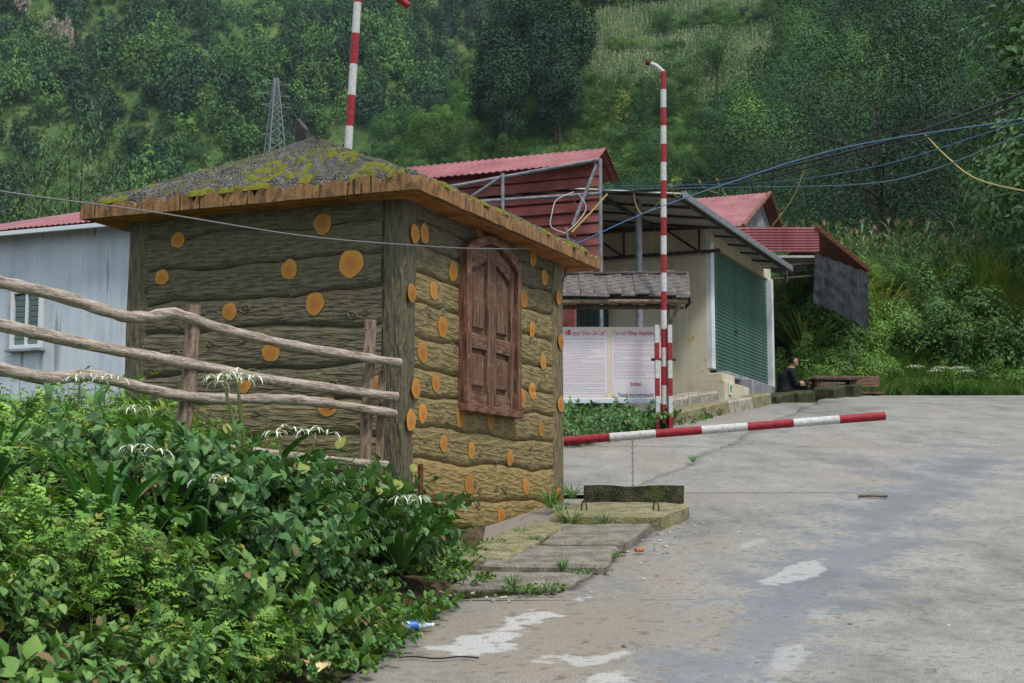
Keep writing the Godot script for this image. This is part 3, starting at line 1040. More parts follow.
# ------------------------------------------------------------------ drain covers, block, litter
func stone_plate(pts: PackedVector2Array, thick: float, lift: float, called: String, m: Material, label: String, category: String, group := "") -> MeshInstance3D:
	# pts in x,d on the sloping ground; subdivided rim for a worn outline
	var rim := PackedVector2Array()
	for k in pts.size():
		var a := pts[k]
		var b := pts[(k + 1) % pts.size()]
		for j in 6:
			var p := a.lerp(b, j / 6.0)
			rim.append(p + Vector2(rf(-0.012, 0.012), rf(-0.012, 0.012)))
	var mid := Vector2.ZERO
	for p in rim:
		mid += p / rim.size()
	var base := Vector3(mid.x, road_y(mid.y) + lift, -mid.y)
	var mb := MB.new()
	var n := rim.size()
	var rings := []
	for g in 4:
		var row := PackedInt32Array()
		for p in rim:
			var qv := p
			if g == 2:
				qv = p + (mid - p).normalized() * 0.018
			if g == 3:
				qv = p.lerp(mid, 0.5)
			var y: float = road_y(qv.y) + lift + [-0.05, thick - 0.014, thick, thick + 0.002][g] + rf(-0.003, 0.003)
			row.append(mb.vert(Vector3(qv.x, y, -qv.y) - base))
		rings.append(row)
	for g in 3:
		for k in n:
			var j := (k + 1) % n
			mb.q(rings[g][k], rings[g][j], rings[g + 1][j], rings[g + 1][k])
	var ce := mb.vert(Vector3(mid.x, road_y(mid.y) + lift + thick, -mid.y) - base)
	for k in n:
		mb.t(rings[3][k], rings[3][(k + 1) % n], ce)
	# orientation: the rim runs the way it was given
	if Geometry2D.is_polygon_clockwise(rim):
		for k in range(0, mb.ix.size(), 3):
			var t := mb.ix[k + 1]
			mb.ix[k + 1] = mb.ix[k + 2]
			mb.ix[k + 2] = t
	var o := one(called, mb.done(false), m, label, category, base, group)
	if called == "drain_cover":
		var ms := MB.new()
		for k in 60:
			var q := pts[0].lerp(pts[1], rf(-0.02, 1.02)) + Vector2(rf(-0.03, 0.03), rf(-0.05, 0.0))
			blob(ms, Vector3(q.x, road_y(q.y) - 0.015, -q.y) - base, Vector3(rf(0.012, 0.035), rf(0.012, 0.03), rf(0.01, 0.03)))
		part("moss_fringe", ms.done(), M.fringe, o)
	return o

func build_covers() -> void:
	var P := func(a: Array) -> PackedVector2Array:
		var r := PackedVector2Array()
		for q in a:
			r.append(Vector2(q[0], q[1]))
		return r
	stone_plate(P.call([[0.2, 9.88], [0.72, 9.86], [1.0, 10.78], [0.38, 10.76]]), 0.05, 0.01, "drain_cover", M.cover, "smooth grey concrete drain cover just below the raised mossy slab", "drain cover", "flat drain covers beside the hut")
	stone_plate(P.call([[-0.2, 9.05], [0.56, 9.0], [0.69, 9.79], [0.08, 9.79]]), 0.05, 0.0, "drain_cover", M.cover, "grey concrete drain cover with moss along its lower edge, middle of the row", "drain cover", "flat drain covers beside the hut")
	stone_plate(P.call([[-0.36, 8.42], [0.27, 8.36], [0.48, 8.9], [-0.24, 8.94]]), 0.03, 0.0, "drain_cover", M.cover, "cracked grey drain cover lowest in the row, weeds along its edge", "drain cover", "flat drain covers beside the hut")
	stone_plate(P.call([[-0.34, 9.2], [-0.02, 9.2], [0.16, 9.9], [0.42, 10.8], [0.2, 10.9], [-0.1, 10.3]]), 0.06, 0.0, "stone_ledge", M.mossy, "tan mossy concrete ledge along the foot of the hut wall", "ledge")
	var sl := stone_plate(P.call([[0.26, 10.86], [1.08, 10.84], [1.36, 11.5], [1.18, 11.62], [0.5, 11.66]]), 0.11, 0.0, "concrete_slab", M.mossy, "raised yellow-green mossy concrete slab with two wire loops beside the road", "slab")
	for x in [0.53, 1.06]:
		var mb := MB.new()
		var pp := PackedVector3Array()
		for k in 9:
			var an := PI * k / 8.0
			pp.append(Vector3(cos(an) * 0.018, sin(an) * 0.08 - 0.02, cos(an) * 0.03))
		mb.tube(pp, PackedFloat32Array([0.006]), 6)
		part("lifting_loop", mb.done(), M.dark_steel, sl, Vector3(x, road_y(11.1) + 0.125, -11.1) - sl.position)
	var bmb := MB.new()
	# a worn block, its top knobbly
	var nx := 20
	var nz := 6
	for face in 5:
		for i in nx + 1:
			for j in nz + 1:
				var u := float(i) / nx - 0.5
				var v := float(j) / nz
				var p := Vector3(u * 0.76, 0, 0)
				match face:
					0: p += Vector3(0, 0.19, 0.1 - 0.2 * v)
					1: p += Vector3(0, 0.19 * v - 0.14 * (1.0 - v), 0.1)
					2: p += Vector3(0, 0.19 * (1.0 - v) - 0.14 * v, -0.1)
					3: p = Vector3(-0.38, 0.33 * v - 0.14, 0.1 * 2.0 * u)
					4: p = Vector3(0.38, 0.33 * v - 0.14, -0.1 * 2.0 * u)
				var n3 := fn.get_noise_3d(p.x * 120.0, p.y * 120.0, p.z * 120.0 + 70.0)
				p += p.normalized() * n3 * 0.025
				bmb.vert(p)
		var o := face * (nx + 1) * (nz + 1)
		for i in nx:
			for j in nz:
				var k := o + i * (nz + 1) + j
				bmb.q(k, k + nz + 1, k + nz + 2, k + 1)
	var blk := one("concrete_block", bmb.done(), M.black_moss, "long black mossy concrete block standing behind the raised slab", "block", Vector3(0.95, road_y(11.75) + 0.03, -11.78))
	blk.rotation.y = -0.03
	# small stones and crumbs along the covers
	var peb := MB.new()
	blob(peb, Vector3.ZERO, Vector3(0.02, 0.009, 0.016))
	var pm := peb.done()
	var places := []
	for k in 70:
		var d := rf(8.25, 11.2)
		places.append(Vector2(-0.15 + (d - 8.2) * 0.42 + rf(-0.35, 0.55) * rf(0.2, 1.0) + 0.25, d))
	for k in 22:
		places.append(Vector2(rf(-0.4, 0.0), rf(8.1, 8.4)))
	for k in 26:
		var d := rf(6.5, 20.0)
		places.append(Vector2(rf(0.3, 0.3 * d), d))
	var tones := [flat(0.26, 0.24, 0.21), flat(0.12, 0.11, 0.1), flat(0.36, 0.35, 0.33), M.pebble]
	for k in places.size():
		var q: Vector2 = places[k]
		var o := one("pebble", pm, tones[k % 4], "small loose stone crumb on the concrete beside the road", "pebble", Vector3(q.x, road_y(q.y) + 0.008, -q.y), "loose stone crumbs on the road")
		o.rotation.y = rf(0, TAU)
		o.scale = Vector3.ONE * rf(0.3, 0.85)
	# a stick, a brick bit, a flattened bottle, a rag, a thin cord
	var mb2 := MB.new()
	mb2.tube(PackedVector3Array([Vector3(-0.12, 0, 0), Vector3(0, 0.008, 0.01), Vector3(0.13, 0, 0)]), PackedFloat32Array([0.014, 0.016, 0.012]), 7)
	one("broken_stick", mb2.done(), M.old_plank, "short brown stick lying on the road", "stick", Vector3(3.07, road_y(12.85) + 0.015, -12.85))
	mb2 = MB.new()
	mb2.box(Vector3(0, 0.02, 0), Vector3(0.06, 0.03, 0.04), 0.008)
	one("brick_piece", mb2.done(false), flat(0.36, 0.15, 0.06), "orange piece of brick at the corner of a drain cover", "brick", Vector3(0.82, road_y(9.75) + 0.01, -9.75)).rotation.y = 0.3
	var bot := thing("plastic_bottle", "crushed clear plastic bottle with blue band lying by the verge", "bottle", Vector3(-0.46, road_y(7.35) + 0.03, -7.35), 0.2)
	bot.scale = Vector3.ONE * 0.72
	mb2 = MB.new()
	mb2.tube(PackedVector3Array([Vector3(-0.1, 0, 0), Vector3(-0.08, 0, 0), Vector3(0.04, 0, 0), Vector3(0.075, 0, 0), Vector3(0.1, 0, 0)]), PackedFloat32Array([0.024, 0.03, 0.03, 0.014, 0.012]), 10)
	part("bottle_body", mb2.done(), flat(0.5, 0.56, 0.58, 0.2), bot)
	mb2 = MB.new()
	mb2.tube(PackedVector3Array([Vector3(-0.05, 0, 0), Vector3(0.01, 0, 0)]), PackedFloat32Array([0.0315]), 10, false)
	part("blue_band", mb2.done(), flat(0.05, 0.15, 0.5, 0.4), bot)
	mb2 = MB.new()
	mb2.tube(PackedVector3Array([Vector3(0.1, 0, 0), Vector3(0.118, 0, 0)]), PackedFloat32Array([0.015]), 8)
	part("cap", mb2.done(), flat(0.6, 0.6, 0.6, 0.4), bot)
	mb2 = MB.new()
	for i in 9:
		for j in 7:
			var p := Vector3((i - 4) * 0.02, 0.0, (j - 3) * 0.02)
			mb2.vert(p + Vector3(0, 0.045 * (1.0 - p.length() * 8.0) + fn.get_noise_2d(i * 70.0, j * 70.0) * 0.06, 0))
	for i in 8:
		for j in 6:
			mb2.q(i * 7 + j, i * 7 + j + 1, i * 7 + j + 8, i * 7 + j + 7)
	one("paper_rag", mb2.done(), flat(0.6, 0.5, 0.26), "crumpled yellowish paper lying under the bushes by the verge", "paper", Vector3(-0.84, road_y(6.36) + 0.05, -6.36))
	mb2 = MB.new()
	var cp := PackedVector3Array()
	for k in 12:
		cp.append(Vector3(-0.5 + 0.032 * k, road_y(6.75 + 0.02 * sin(k * 0.9)) + 0.01, -6.75 - 0.02 * sin(k * 0.9)))
	mb2.tube(cp, PackedFloat32Array([0.004]), 5)
	one("dropped_string", mb2.done(), M.cable_black, "thin dark string lying on the brown edge of the road", "string")

# ------------------------------------------------------------------ rail fence
func build_fence() -> void:
	var rails := [
		["long top pole of the rail fence, bent upwards at its middle", 0.042, [[-3.4, 2.83, 7.5], [-2.76, 2.724, 8.0], [-2.504, 2.681, 8.23], [-2.206, 2.596, 8.48], [-2.088, 2.609, 8.58], [-1.982, 2.65, 8.67], [-1.761, 2.581, 8.83], [-1.302, 2.498, 9.16], [-0.716, 2.438, 9.55]]],
		["second fence pole from the top, straight and brown", 0.043, [[-3.4, 2.6, 7.5], [-2.751, 2.491, 8.0], [-2.318, 2.414, 8.39], [-1.834, 2.344, 8.78], [-1.492, 2.289, 9.03], [-1.129, 2.255, 9.28], [-0.733, 2.219, 9.54]]],
		["pale wavy fence pole third from the top", 0.043, [[-3.4, 2.36, 7.5], [-2.742, 2.253, 8.0], [-2.531, 2.216, 8.19], [-2.358, 2.252, 8.35], [-2.028, 2.178, 8.62], [-1.778, 2.154, 8.81], [-1.297, 2.172, 9.16], [-0.738, 2.11, 9.53]]],
		["short low fence pole ending among the white lilies", 0.034, [[-3.4, 1.9, 7.5], [-2.728, 1.884, 8.0], [-2.477, 1.878, 8.23], [-2.199, 1.856, 8.47]]],
		["low fence pole with a pale sawn end beside the hut corner", 0.034, [[-1.9, 1.88, 8.72], [-1.124, 1.81, 9.28], [-0.783, 1.786, 9.5]]]]
	for r in rails:
		var pts: Array = r[2]
		var cv := Curve3D.new()
		for k in pts.size():
			var p := Vector3(pts[k][0], pts[k][1], -pts[k][2])
			var a := Vector3(pts[maxi(k - 1, 0)][0], pts[maxi(k - 1, 0)][1], -pts[maxi(k - 1, 0)][2])
			var b := Vector3(pts[mini(k + 1, pts.size() - 1)][0], pts[mini(k + 1, pts.size() - 1)][1], -pts[mini(k + 1, pts.size() - 1)][2])
			var tg := (b - a) * 0.16
			cv.add_point(p, -tg, tg)
		var path := PackedVector3Array()
		var rad := PackedFloat32Array()
		var L := cv.get_baked_length()
		var n := 60
		var o0 := cv.sample_baked(0.0)
		# the pole's own x axis runs along it, so that the grain does
		var dir := (cv.sample_baked(L) - o0).normalized()
		var bas := Basis(dir, (Vector3.UP - dir * dir.y).normalized(), dir.cross(Vector3.UP).normalized())
		for k in n + 1:
			path.append(bas.inverse() * (cv.sample_baked(L * k / n) - o0))
			rad.append(r[1] * 0.86 * (1.08 - 0.3 * k / n + fn.get_noise_2d(k * 26.0, r[1] * 9000.0 + path[0].y + pts.size() * 50.0) * 0.22))
		var mb := MB.new()
		mb.tube(path, rad, 12)
		var o := one("fence_pole", mb.done(), M.pole_wood, r[0], "fence rail", o0, "rough wooden poles of the rail fence")
		o.basis = bas
	var mb := MB.new()
	mb.tube(PackedVector3Array([Vector3(0.0, 0, 0), Vector3(0.4, 0.01, 0.0), Vector3(0.8, -0.02, 0), Vector3(1.35, 0.01, 0)]), PackedFloat32Array([0.05, 0.046, 0.05, 0.042]), 9)
	var po := one("fence_post", mb.done(), M.old_plank, "rough round fence post leaning behind the poles", "fence post", Vector3(-1.99, 1.36, -8.78))
	po.rotation = Vector3(0, 0, PI / 2 - 0.09)
	for k in 2:
		mb = MB.new()
		mb.box(Vector3(0.7, 0, 0), Vector3(1.4, 0.075 if k == 0 else 0.05, 0.03), 0.004)
		var b := one("fence_post", mb.done(false), M.old_plank, "flat sawn board post carrying the pole ends at the hut" if k == 0 else "thin short board post close behind the sawn board post", "fence post", Vector3(-0.945, 1.31, -9.5) if k == 0 else Vector3(-0.87, 1.0, -9.56))
		b.rotation = Vector3(0, 0, PI / 2 - 0.03)

# ------------------------------------------------------------------ barriers
func striped(parent: Node, a: Vector3, b: Vector3, r: float, n: int, first_red: bool, sides := 14) -> void:
	for k in n:
		var p := a.lerp(b, float(k) / n)
		var q := a.lerp(b, float(k + 1) / n)
		var mb := MB.new()
		mb.tube(PackedVector3Array([p, q]), PackedFloat32Array([r]), sides, k == 0 or k == n - 1)
		var red := (k % 2 == 0) == first_red
		part("red_band" if red else "white_band", mb.done(), M.paint_red if red else M.paint_white, parent)

func build_barriers() -> void:
	var bar := thing("barrier_arm", "lowered red and white barrier arm reaching across the road in front of the sign", "barrier", Vector3(0.0, road_y(12.95), -13.0))
	var y := -road_y(12.95)
	striped(bar, Vector3(-0.35, 2.035 + y, 0.05), Vector3(3.223, 2.312 + y, 0.05), 0.037, 9, true)
	var mb := MB.new()
	mb.box(Vector3(-0.28, 0.45, 0.03), Vector3(0.12, 0.95, 0.12), 0.01)
	part("pivot_post", mb.done(false), M.dark_steel, bar)
	# chain from the arm down to the block
	var ch := thing("hanging_chain", "thin steel chain hanging from the barrier arm", "chain", Vector3(1.04, 2.1, -12.95))
	mb = MB.new()
	var pp := PackedVector3Array()
	for k in 9:
		var an := TAU * k / 8.0
		pp.append(Vector3(cos(an) * 0.007, sin(an) * 0.017, 0))
	mb.tube(pp, PackedFloat32Array([0.003]), 5, false)
	var link := mb.done()
	for k in 15:
		var o := part("link", link, M.steel, ch, Vector3(0, -0.028 * k, 0.0))
		o.rotation.y = PI / 2 * (k % 2)
	# the raised barrier beside the sign
	var up := thing("raised_barrier_pole", "raised red and white barrier pole with forked base beside the notice board", "barrier", Vector3(2.08, road_y(20.5), -20.5))
	striped(up, Vector3(0, 0.12, 0), Vector3(0.045, 5.06, 0), 0.041, 19, true)
	mb = MB.new()
	mb.tube(PackedVector3Array([Vector3(0.045, 5.05, 0), Vector3(-0.06, 5.15, 0), Vector3(-0.14, 5.18, 0)]), PackedFloat32Array([0.035, 0.033, 0.03]), 8)
	part("bent_tip", mb.done(), M.paint_white, up)
	mb = MB.new()
	mb.tube(PackedVector3Array([Vector3(-0.14, 5.18, 0), Vector3(-0.19, 5.21, 0)]), PackedFloat32Array([0.045]), 8)
	part("tip_cap", mb.done(), M.rust, up)
	for s in [-1.0, 1.0]:
		for k in 6:
			mb = MB.new()
			mb.box(Vector3(s * 0.088, 0.12 + 0.245 * (k + 0.5) - 0.12, 0.0), Vector3(0.055, 0.245, 0.16), 0.0)
			part("cheek_red" if k % 2 == 0 else "cheek_white", mb.done(false), M.paint_red if k % 2 == 0 else M.paint_white, up)
	mb = MB.new()
	mb.tube(PackedVector3Array([Vector3(-0.17, 1.0, 0), Vector3(0.17, 1.0, 0)]), PackedFloat32Array([0.02]), 8)
	part("pivot_bolt", mb.done(), M.dark_steel, up)
	mb = MB.new()
	mb.box(Vector3(0, -0.03, 0), Vector3(0.5, 0.12, 0.4), 0.02)
	part("footing", mb.done(false), M.paint_red, up)
	# the other raised one, behind the hut
	var far := thing("raised_barrier_pole", "tall red and white raised barrier pole standing behind the mossy hut roof", "barrier", Vector3(-1.97, road_y(17.0), -17.0))
	striped(far, Vector3(-0.1, 0.1, 0), Vector3(0.18, 5.65, 0), 0.046, 15, true)
	mb = MB.new()
	mb.tube(PackedVector3Array([Vector3(0.18, 5.6, 0), Vector3(0.45, 5.5, 0.0), Vector3(0.76, 5.24, 0)]), PackedFloat32Array([0.045, 0.045, 0.045]), 8)
	part("bent_tip", mb.done(), M.paint_red, far)
	mb = MB.new()
	mb.box(Vector3(-0.1, 0.4, 0), Vector3(0.3, 0.9, 0.2), 0.02)
	part("footing", mb.done(false), M.paint_red, far)

# ------------------------------------------------------------------ notice board
func notice_texture() -> ImageTexture:
	var w := 700
	var h := 500
	var im := Image.create(w, h, false, Image.FORMAT_RGB8)
	var paper := Color("c9c0c2")
	im.fill(Color("c8b8a8"))
	var r := RandomNumberGenerator.new()
	r.seed = 91
	for col in 2:
		var x0 := 12 + col * 350
		var x1 := x0 + 326
		im.fill_rect(Rect2i(x0, 14, 326, 472), Color("b89a80"))
		im.fill_rect(Rect2i(x0 + 3, 17, 320, 466), paper)
		for cx in [x0, x1 - 26]:
			for cy in [14, 460]:
				im.fill_rect(Rect2i(cx, cy, 26, 26), Color("c4ab92"))
		var y := 74
		var line := 0
		while y < (466 if col == 0 else 356):
			var stop := x1 - 22
			if r.randf() < 0.22:
				stop = x0 + int(r.randf_range(70.0, 250.0))
			var ink := Color("6d6577") if r.randf() > 0.12 else Color("b06a6c")
			var x := x0 + 16
			while x < stop:
				var ww := int(r.randf_range(6.0, 22.0))
				im.fill_rect(Rect2i(x, y, mini(ww, stop - x), 4), ink.lerp(paper, r.randf_range(0.15, 0.5)))
				x += ww + 4
			y += 11
			if r.randf() < 0.14:
				y += 7
			line += 1
	return ImageTexture.create_from_image(im)

func lettering(called: String, text: String, size: float, m: Material, parent: Node, at: Vector3, wide := 0.0) -> void:
	var t := TextMesh.new()
	var f := SystemFont.new()
	f.font_names = PackedStringArray(["Droid Serif"])
	f.font_italic = true
	t.font = f
	t.text = text
	t.font_size = 32
	t.pixel_size = size / 32.0
	t.depth = 0.004
	var o := part(called, t, m, parent, at)
	if wide > 0.0:
		var w := t.get_aabb().size.x
		if w > 0.01:
			o.scale = Vector3(wide / w, 1.0, 1.0)

func build_sign() -> void:
	var sg := thing("notice_board", "village notice board of two printed columns under a small shingle roof", "notice board", Vector3(1.38, road_y(21.0), -21.0))
	var g := road_y(21.0)
	var mb := MB.new()
	mb.box(Vector3(0, 3.556 - g, 0), Vector3(1.48, 1.03, 0.03))
	part("board_back", mb.done(false), M.white_frame, sg)
	mb = MB.new()
	var a := Vector3(-0.735, 3.046 - g, 0.018)
	var b := Vector3(0.72, 4.066 - g, 0.018)
	for p in [[a.x, a.y, 0, 1], [b.x, a.y, 1, 1], [b.x, b.y, 1, 0], [a.x, b.y, 0, 0]]:
		mb.vert(Vector3(p[0], p[1], 0.018))
		mb.uv.append(Vector2(p[2], p[3]))
	mb.q(0, 1, 2, 3)
	var m := StandardMaterial3D.new()
	m.albedo_texture = notice_texture()
	m.roughness = 0.6
	part("printed_sheet", mb.done(), m, sg)
	var red := flat(0.5, 0.05, 0.05)
	var ink := flat(0.12, 0.12, 0.3)
	lettering("heading", "Nội quy Thôn Cát Cát", 0.075, red, sg, Vector3(-0.36, 3.985 - g, 0.022), 0.56)
	lettering("heading", "Cat Cat Village Regulation", 0.075, red, sg, Vector3(0.36, 3.985 - g, 0.022), 0.6)
	lettering("heading", "Hotline:", 0.06, red, sg, Vector3(0.36, 3.265 - g, 0.022), 0.16)
	lettering("heading", "Thank you very much!", 0.06, ink, sg, Vector3(0.36, 3.11 - g, 0.022), 0.5)
	mb = MB.new()
	mb.box(Vector3(0, 3.025 - g, 0.02), Vector3(1.5, 0.07, 0.05), 0.006)
	part("bottom_rail", mb.done(false), flat(0.5, 0.56, 0.6, 0.5), sg)
	for x in [-0.79, 0.8]:
		mb = MB.new()
		mb.box(Vector3(0.95, 0, 0), Vector3(2.1, 0.1, 0.1), 0.012)
		var o := part("post", mb.done(false), M.rust if x < 0.0 else M.old_plank, sg, Vector3(x, -0.1, -0.03))
		o.rotation.z = PI / 2
	# roof: rows of grey shingles over a small ridge
	mb = MB.new()
	mb.tube(PackedVector3Array([Vector3(-1.0, 4.8 - g, -0.03), Vector3(1.1, 4.8 - g, -0.03)]), PackedFloat32Array([0.03]), 7)
	part("ridge_pole", mb.done(), M.old_plank, sg)
	for z in [0.3, -0.36]:
		mb = MB.new()
		mb.tube(PackedVector3Array([Vector3(-1.0, 4.4 - g, z * 0.86), Vector3(1.08, 4.4 - g, z * 0.86)]), PackedFloat32Array([0.035]), 7)
		part("eave_pole", mb.done(), M.old_plank, sg)
	for x in [-0.79, 0.8]:
		mb = MB.new()
		mb.tube(PackedVector3Array([Vector3(x, 4.0 - g, 0.02), Vector3(x + (0.18 if x > 0.0 else -0.05), 4.42 - g, 0.28)]), PackedFloat32Array([0.03]), 7)
		part("bracket", mb.done(), M.old_plank, sg)
		mb = MB.new()
		mb.prism(PackedVector2Array([Vector2(-0.42, 4.37 - g), Vector2(0.34, 4.37 - g), Vector2(0.0, 4.77 - g)]), 0.0, 0.02)
		var gb := part("gable_board", mb.done(false), M.dark_steel, sg, Vector3(x + (0.3 if x > 0.0 else -0.1), 0, 0))
		gb.rotation.y = PI / 2
	for side in [1.0, -1.0]:
		for k in 11:
			mb = MB.new()
			var w := 0.192
			mb.box(Vector3(0, 0, 0), Vector3(w + rf(0.0, 0.03), 0.018, 0.5 + rf(-0.04, 0.06)), 0.003)
			var off := Vector3(rf(0, 4), rf(0, 4), rf(0, 4))
			var o := part("shingle", mb.done(false), M.shingle, sg, Vector3(-1.0 + (k + 0.5) * w, 4.65 - g + rf(0.0, 0.012) + 0.02 * (k % 2), -0.03 + side * 0.175))
			o.rotation = Vector3(side * (0.86 + rf(-0.05, 0.05)), rf(-0.1, 0.1), rf(-0.05, 0.05))
	bx(sg, "ridge_board", M.dark_steel, Vector3(0.02, 4.835 - g, -0.03), Vector3(2.14, 0.03, 0.12), 0.006)

# ------------------------------------------------------------------ shop and the roofs round it
func sheet(parent: Node, called: String, m: Material, o: Vector3, along: Vector3, down: Vector3, waves: int, amp: float, thick := 0.012, ribs_along := false) -> MeshInstance3D:
	# a corrugated sheet; the ribs run "down" unless ribs_along
	var mb := MB.new()
	var nrm := along.cross(down).normalized()
	if nrm.y < 0.0:
		nrm = -nrm
	var n := waves * 4
	for side in 2:
		for i in n + 1:
			var u := float(i) / n
			var k: float = amp * [0.0, 1.0, 1.0, 0.0][i % 4] - side * thick
			for e in 2:
				var p := o + (along * u + down * e if not ribs_along else along * e + down * u)
				mb.vert(p + nrm * k)
	for side in 2:
		var b := side * (n + 1) * 2
		for i in n:
			mb.q(b + i * 2, b + i * 2 + 1, b + i * 2 + 3, b + i * 2 + 2)
	return part(called, mb.done(false), m, parent)

func rod(parent: Node, called: String, m: Material, a: Vector3, b: Vector3, r := 0.025) -> void:
	var mb := MB.new()
	mb.tube(PackedVector3Array([a, b]), PackedFloat32Array([r]), 8)
	part(called, mb.done(), m, parent)

func bx(parent: Node, called: String, m: Material, at: Vector3, s: Vector3, bev := 0.0) -> MeshInstance3D:
	var mb := MB.new()
	mb.box(Vector3.ZERO, s, bev)
	return part(called, mb.done(false), m, parent, at)

func build_shop() -> void:
	var sh := thing("roadside_shop", "cream shop with green roller shutter and grey sheet canopy", "shop", SHOP, TURN)
	# end wall (faces down the road) and body
	bx(sh, "end_wall", M.cream, Vector3(0.1, 5.0, -1.0), Vector3(0.2, 3.7, 1.98))
	bx(sh, "end_wall", M.cream, Vector3(0.12, 5.0, -3.75), Vector3(0.2, 3.7, 3.5))
	sheet(sh, "green_cladding", M.green_dark, Vector3(-0.03, 3.4, -1.95), Vector3(0, 0, -2.6), Vector3(0, 2.35, 0), 20, 0.02)
	bx(sh, "back_wall", M.cream, Vector3(2.7, 5.0, -5.4), Vector3(5.4, 3.7, 0.2))
	bx(sh, "far_wall", M.cream, Vector3(5.35, 5.0, -2.7), Vector3(0.2, 3.7, 5.2))
	bx(sh, "lintel", M.cream, Vector3(2.7, 6.72, -0.1), Vector3(5.3, 0.3, 0.2))
	bx(sh, "column", M.post_white, Vector3(0.12, 5.36, -0.02), Vector3(0.22, 2.42, 0.22), 0.01)
	bx(sh, "column", M.post_white, Vector3(5.16, 5.36, -0.02), Vector3(0.16, 2.42, 0.2), 0.01)
	# roller shutter: curved slats
	var n := 34
	var mb := MB.new()
	var h := 2.36 / n
	for k in 4:
		var y0 := h * k / 3.0
		var z0: float = [0.0, 0.014, 0.014, 0.0][k]
		mb.vert(Vector3(-2.42, y0, z0))
		mb.vert(Vector3(2.42, y0, z0))
	for k in 3:
		mb.q(k * 2, k * 2 + 1, k * 2 + 3, k * 2 + 2)
	var slat := mb.done(false)
	var ro := Node3D.new()
	ro.name = "roller_shutter"
	sh.add_child(ro)
	for k in n:
		part("slat", slat, M.green_shutter, ro, Vector3(2.66, 4.17 + h * k, -0.05))
	bx(ro, "shutter_lock", M.dark_steel, Vector3(2.3, 5.1, -0.02), Vector3(0.1, 0.06, 0.04), 0.005)
	# plinth and ramp under the shutter
	bx(sh, "plinth", M.cream, Vector3(0.95, 3.55, 0.15), Vector3(1.9, 0.72, 0.34), 0.01)
	bx(sh, "plinth", M.cream, Vector3(0.45, 3.98, 0.13), Vector3(0.9, 0.16, 0.3), 0.01)
	bx(sh, "step", M.grey_wall, Vector3(3.55, 3.72, 0.16), Vector3(3.28, 0.74, 0.42), 0.01)
	bx(sh, "threshold", M.grey_wall, Vector3(3.0, 4.12, 0.04), Vector3(4.3, 0.1, 0.24), 0.01)
	var tile := bx(sh, "picture_tile", flat(0.62, 0.66, 0.62, 0.5), Vector3(0.35, 3.78, 0.335), Vector3(0.2, 0.24, 0.02), 0.004)
	tile.set_meta("label", "small white tile with a green leaf mark")
	mb = MB.new()
	mb.prism(PackedVector2Array([Vector2(-0.05, -0.08), Vector2(0.02, -0.05), Vector2(0.06, 0.05), Vector2(-0.02, 0.08), Vector2(-0.07, 0.02)]), 0.0, 0.006)
	part("leaf_mark", mb.done(false), flat(0.05, 0.2, 0.1), tile, Vector3(0, 0, 0.011))
	# canopy
	var can := Node3D.new()
	can.name = "canopy"
	sh.add_child(can)
	var lo := 6.72
	var hi := 7.45
	for k in 8:
		sheet(can, "roof_sheet", M.grey_sheet, Vector3(-3.6 + 1.03 * k, lo, 0.6), Vector3(1.028, 0, 0), Vector3(0, hi - lo, -5.6), 6, 0.025)
	mb = MB.new()
	mb.box(Vector3(0.5, lo - 0.03, 0.63), Vector3(8.3, 0.12, 0.05), 0.006)
	part("edge_trim", mb.done(false), M.steel, can)
	for k in 4:
		var u := 0.5 - 1.45 * k
		rod(can, "rafter", M.dark_steel, Vector3(-3.55, lo - 0.06 + (0.6 - u) * 0.13, u), Vector3(4.5, lo - 0.06 + (0.6 - u) * 0.13, u), 0.035)
	for k in 9:
		rod(can, "purlin", M.dark_steel, Vector3(-3.5 + 1.02 * k, lo - 0.03, 0.55), Vector3(-3.5 + 1.02 * k, hi - 0.03, -4.9), 0.022)
	for p in [[-2.9, -0.4], [-3.0, -4.2]]:
		rod(can, "post", M.steel, Vector3(p[0], 2.6, p[1]), Vector3(p[0], 6.85 - p[1] * 0.1, p[1]), 0.06)
	# light truss in front of the end wall
	rod(can, "truss_bar", M.dark_steel, Vector3(-0.12, 6.35, 0.3), Vector3(-0.12, 6.35, -4.8), 0.035)
	rod(can, "truss_bar", M.dark_steel, Vector3(-0.12, 6.8, 0.3), Vector3(-0.12, 6.95, -4.8), 0.03)
	for k in 3:
		rod(can, "truss_bar", M.dark_steel, Vector3(-0.12, 6.35, -0.1 - 1.5 * k), Vector3(-0.12, 6.85, -0.8 - 1.5 * k), 0.022)
		rod(can, "truss_bar", M.dark_steel, Vector3(-0.12, 6.35, -0.1 - 1.5 * k), Vector3(-0.12, 6.85, -0.1 - 1.5 * k), 0.022)
	rod(can, "brace", M.dark_steel, Vector3(4.6, 6.55, 0.5), Vector3(7.3, 6.5, -0.2), 0.03)

	# red roof with slatted wall, close behind the hut
	var rb := thing("slatted_red_shed", "shed with pink-red sheet roof and dark red slatted wall behind the hut", "shed", SHOP, TURN)
	sheet(rb, "roof_slope", M.red_sheet, Vector3(-5.0, 7.04, -0.45), Vector3(0, 0, -5.6), Vector3(0.55, 0.36, 0), 44, 0.016)
	sheet(rb, "roof_slope", M.red_sheet, Vector3(-3.75, 7.0, -0.45), Vector3(0, 0, -5.6), Vector3(-0.7, 0.4, 0), 44, 0.016)
	for k in 8:
		var o := bx(rb, "slat", M.red_board, Vector3(-4.82 + 0.02 * (k % 2), 5.62 + 0.19 * k, -3.05), Vector3(0.02, 0.15, 5.2), 0.004)
		o.rotation = Vector3(rf(-0.004, 0.004), 0, rf(-0.12, -0.02))
	bx(rb, "inner_wall", M.red_board, Vector3(-3.9, 5.0, -3.4), Vector3(0.1, 3.6, 4.4))
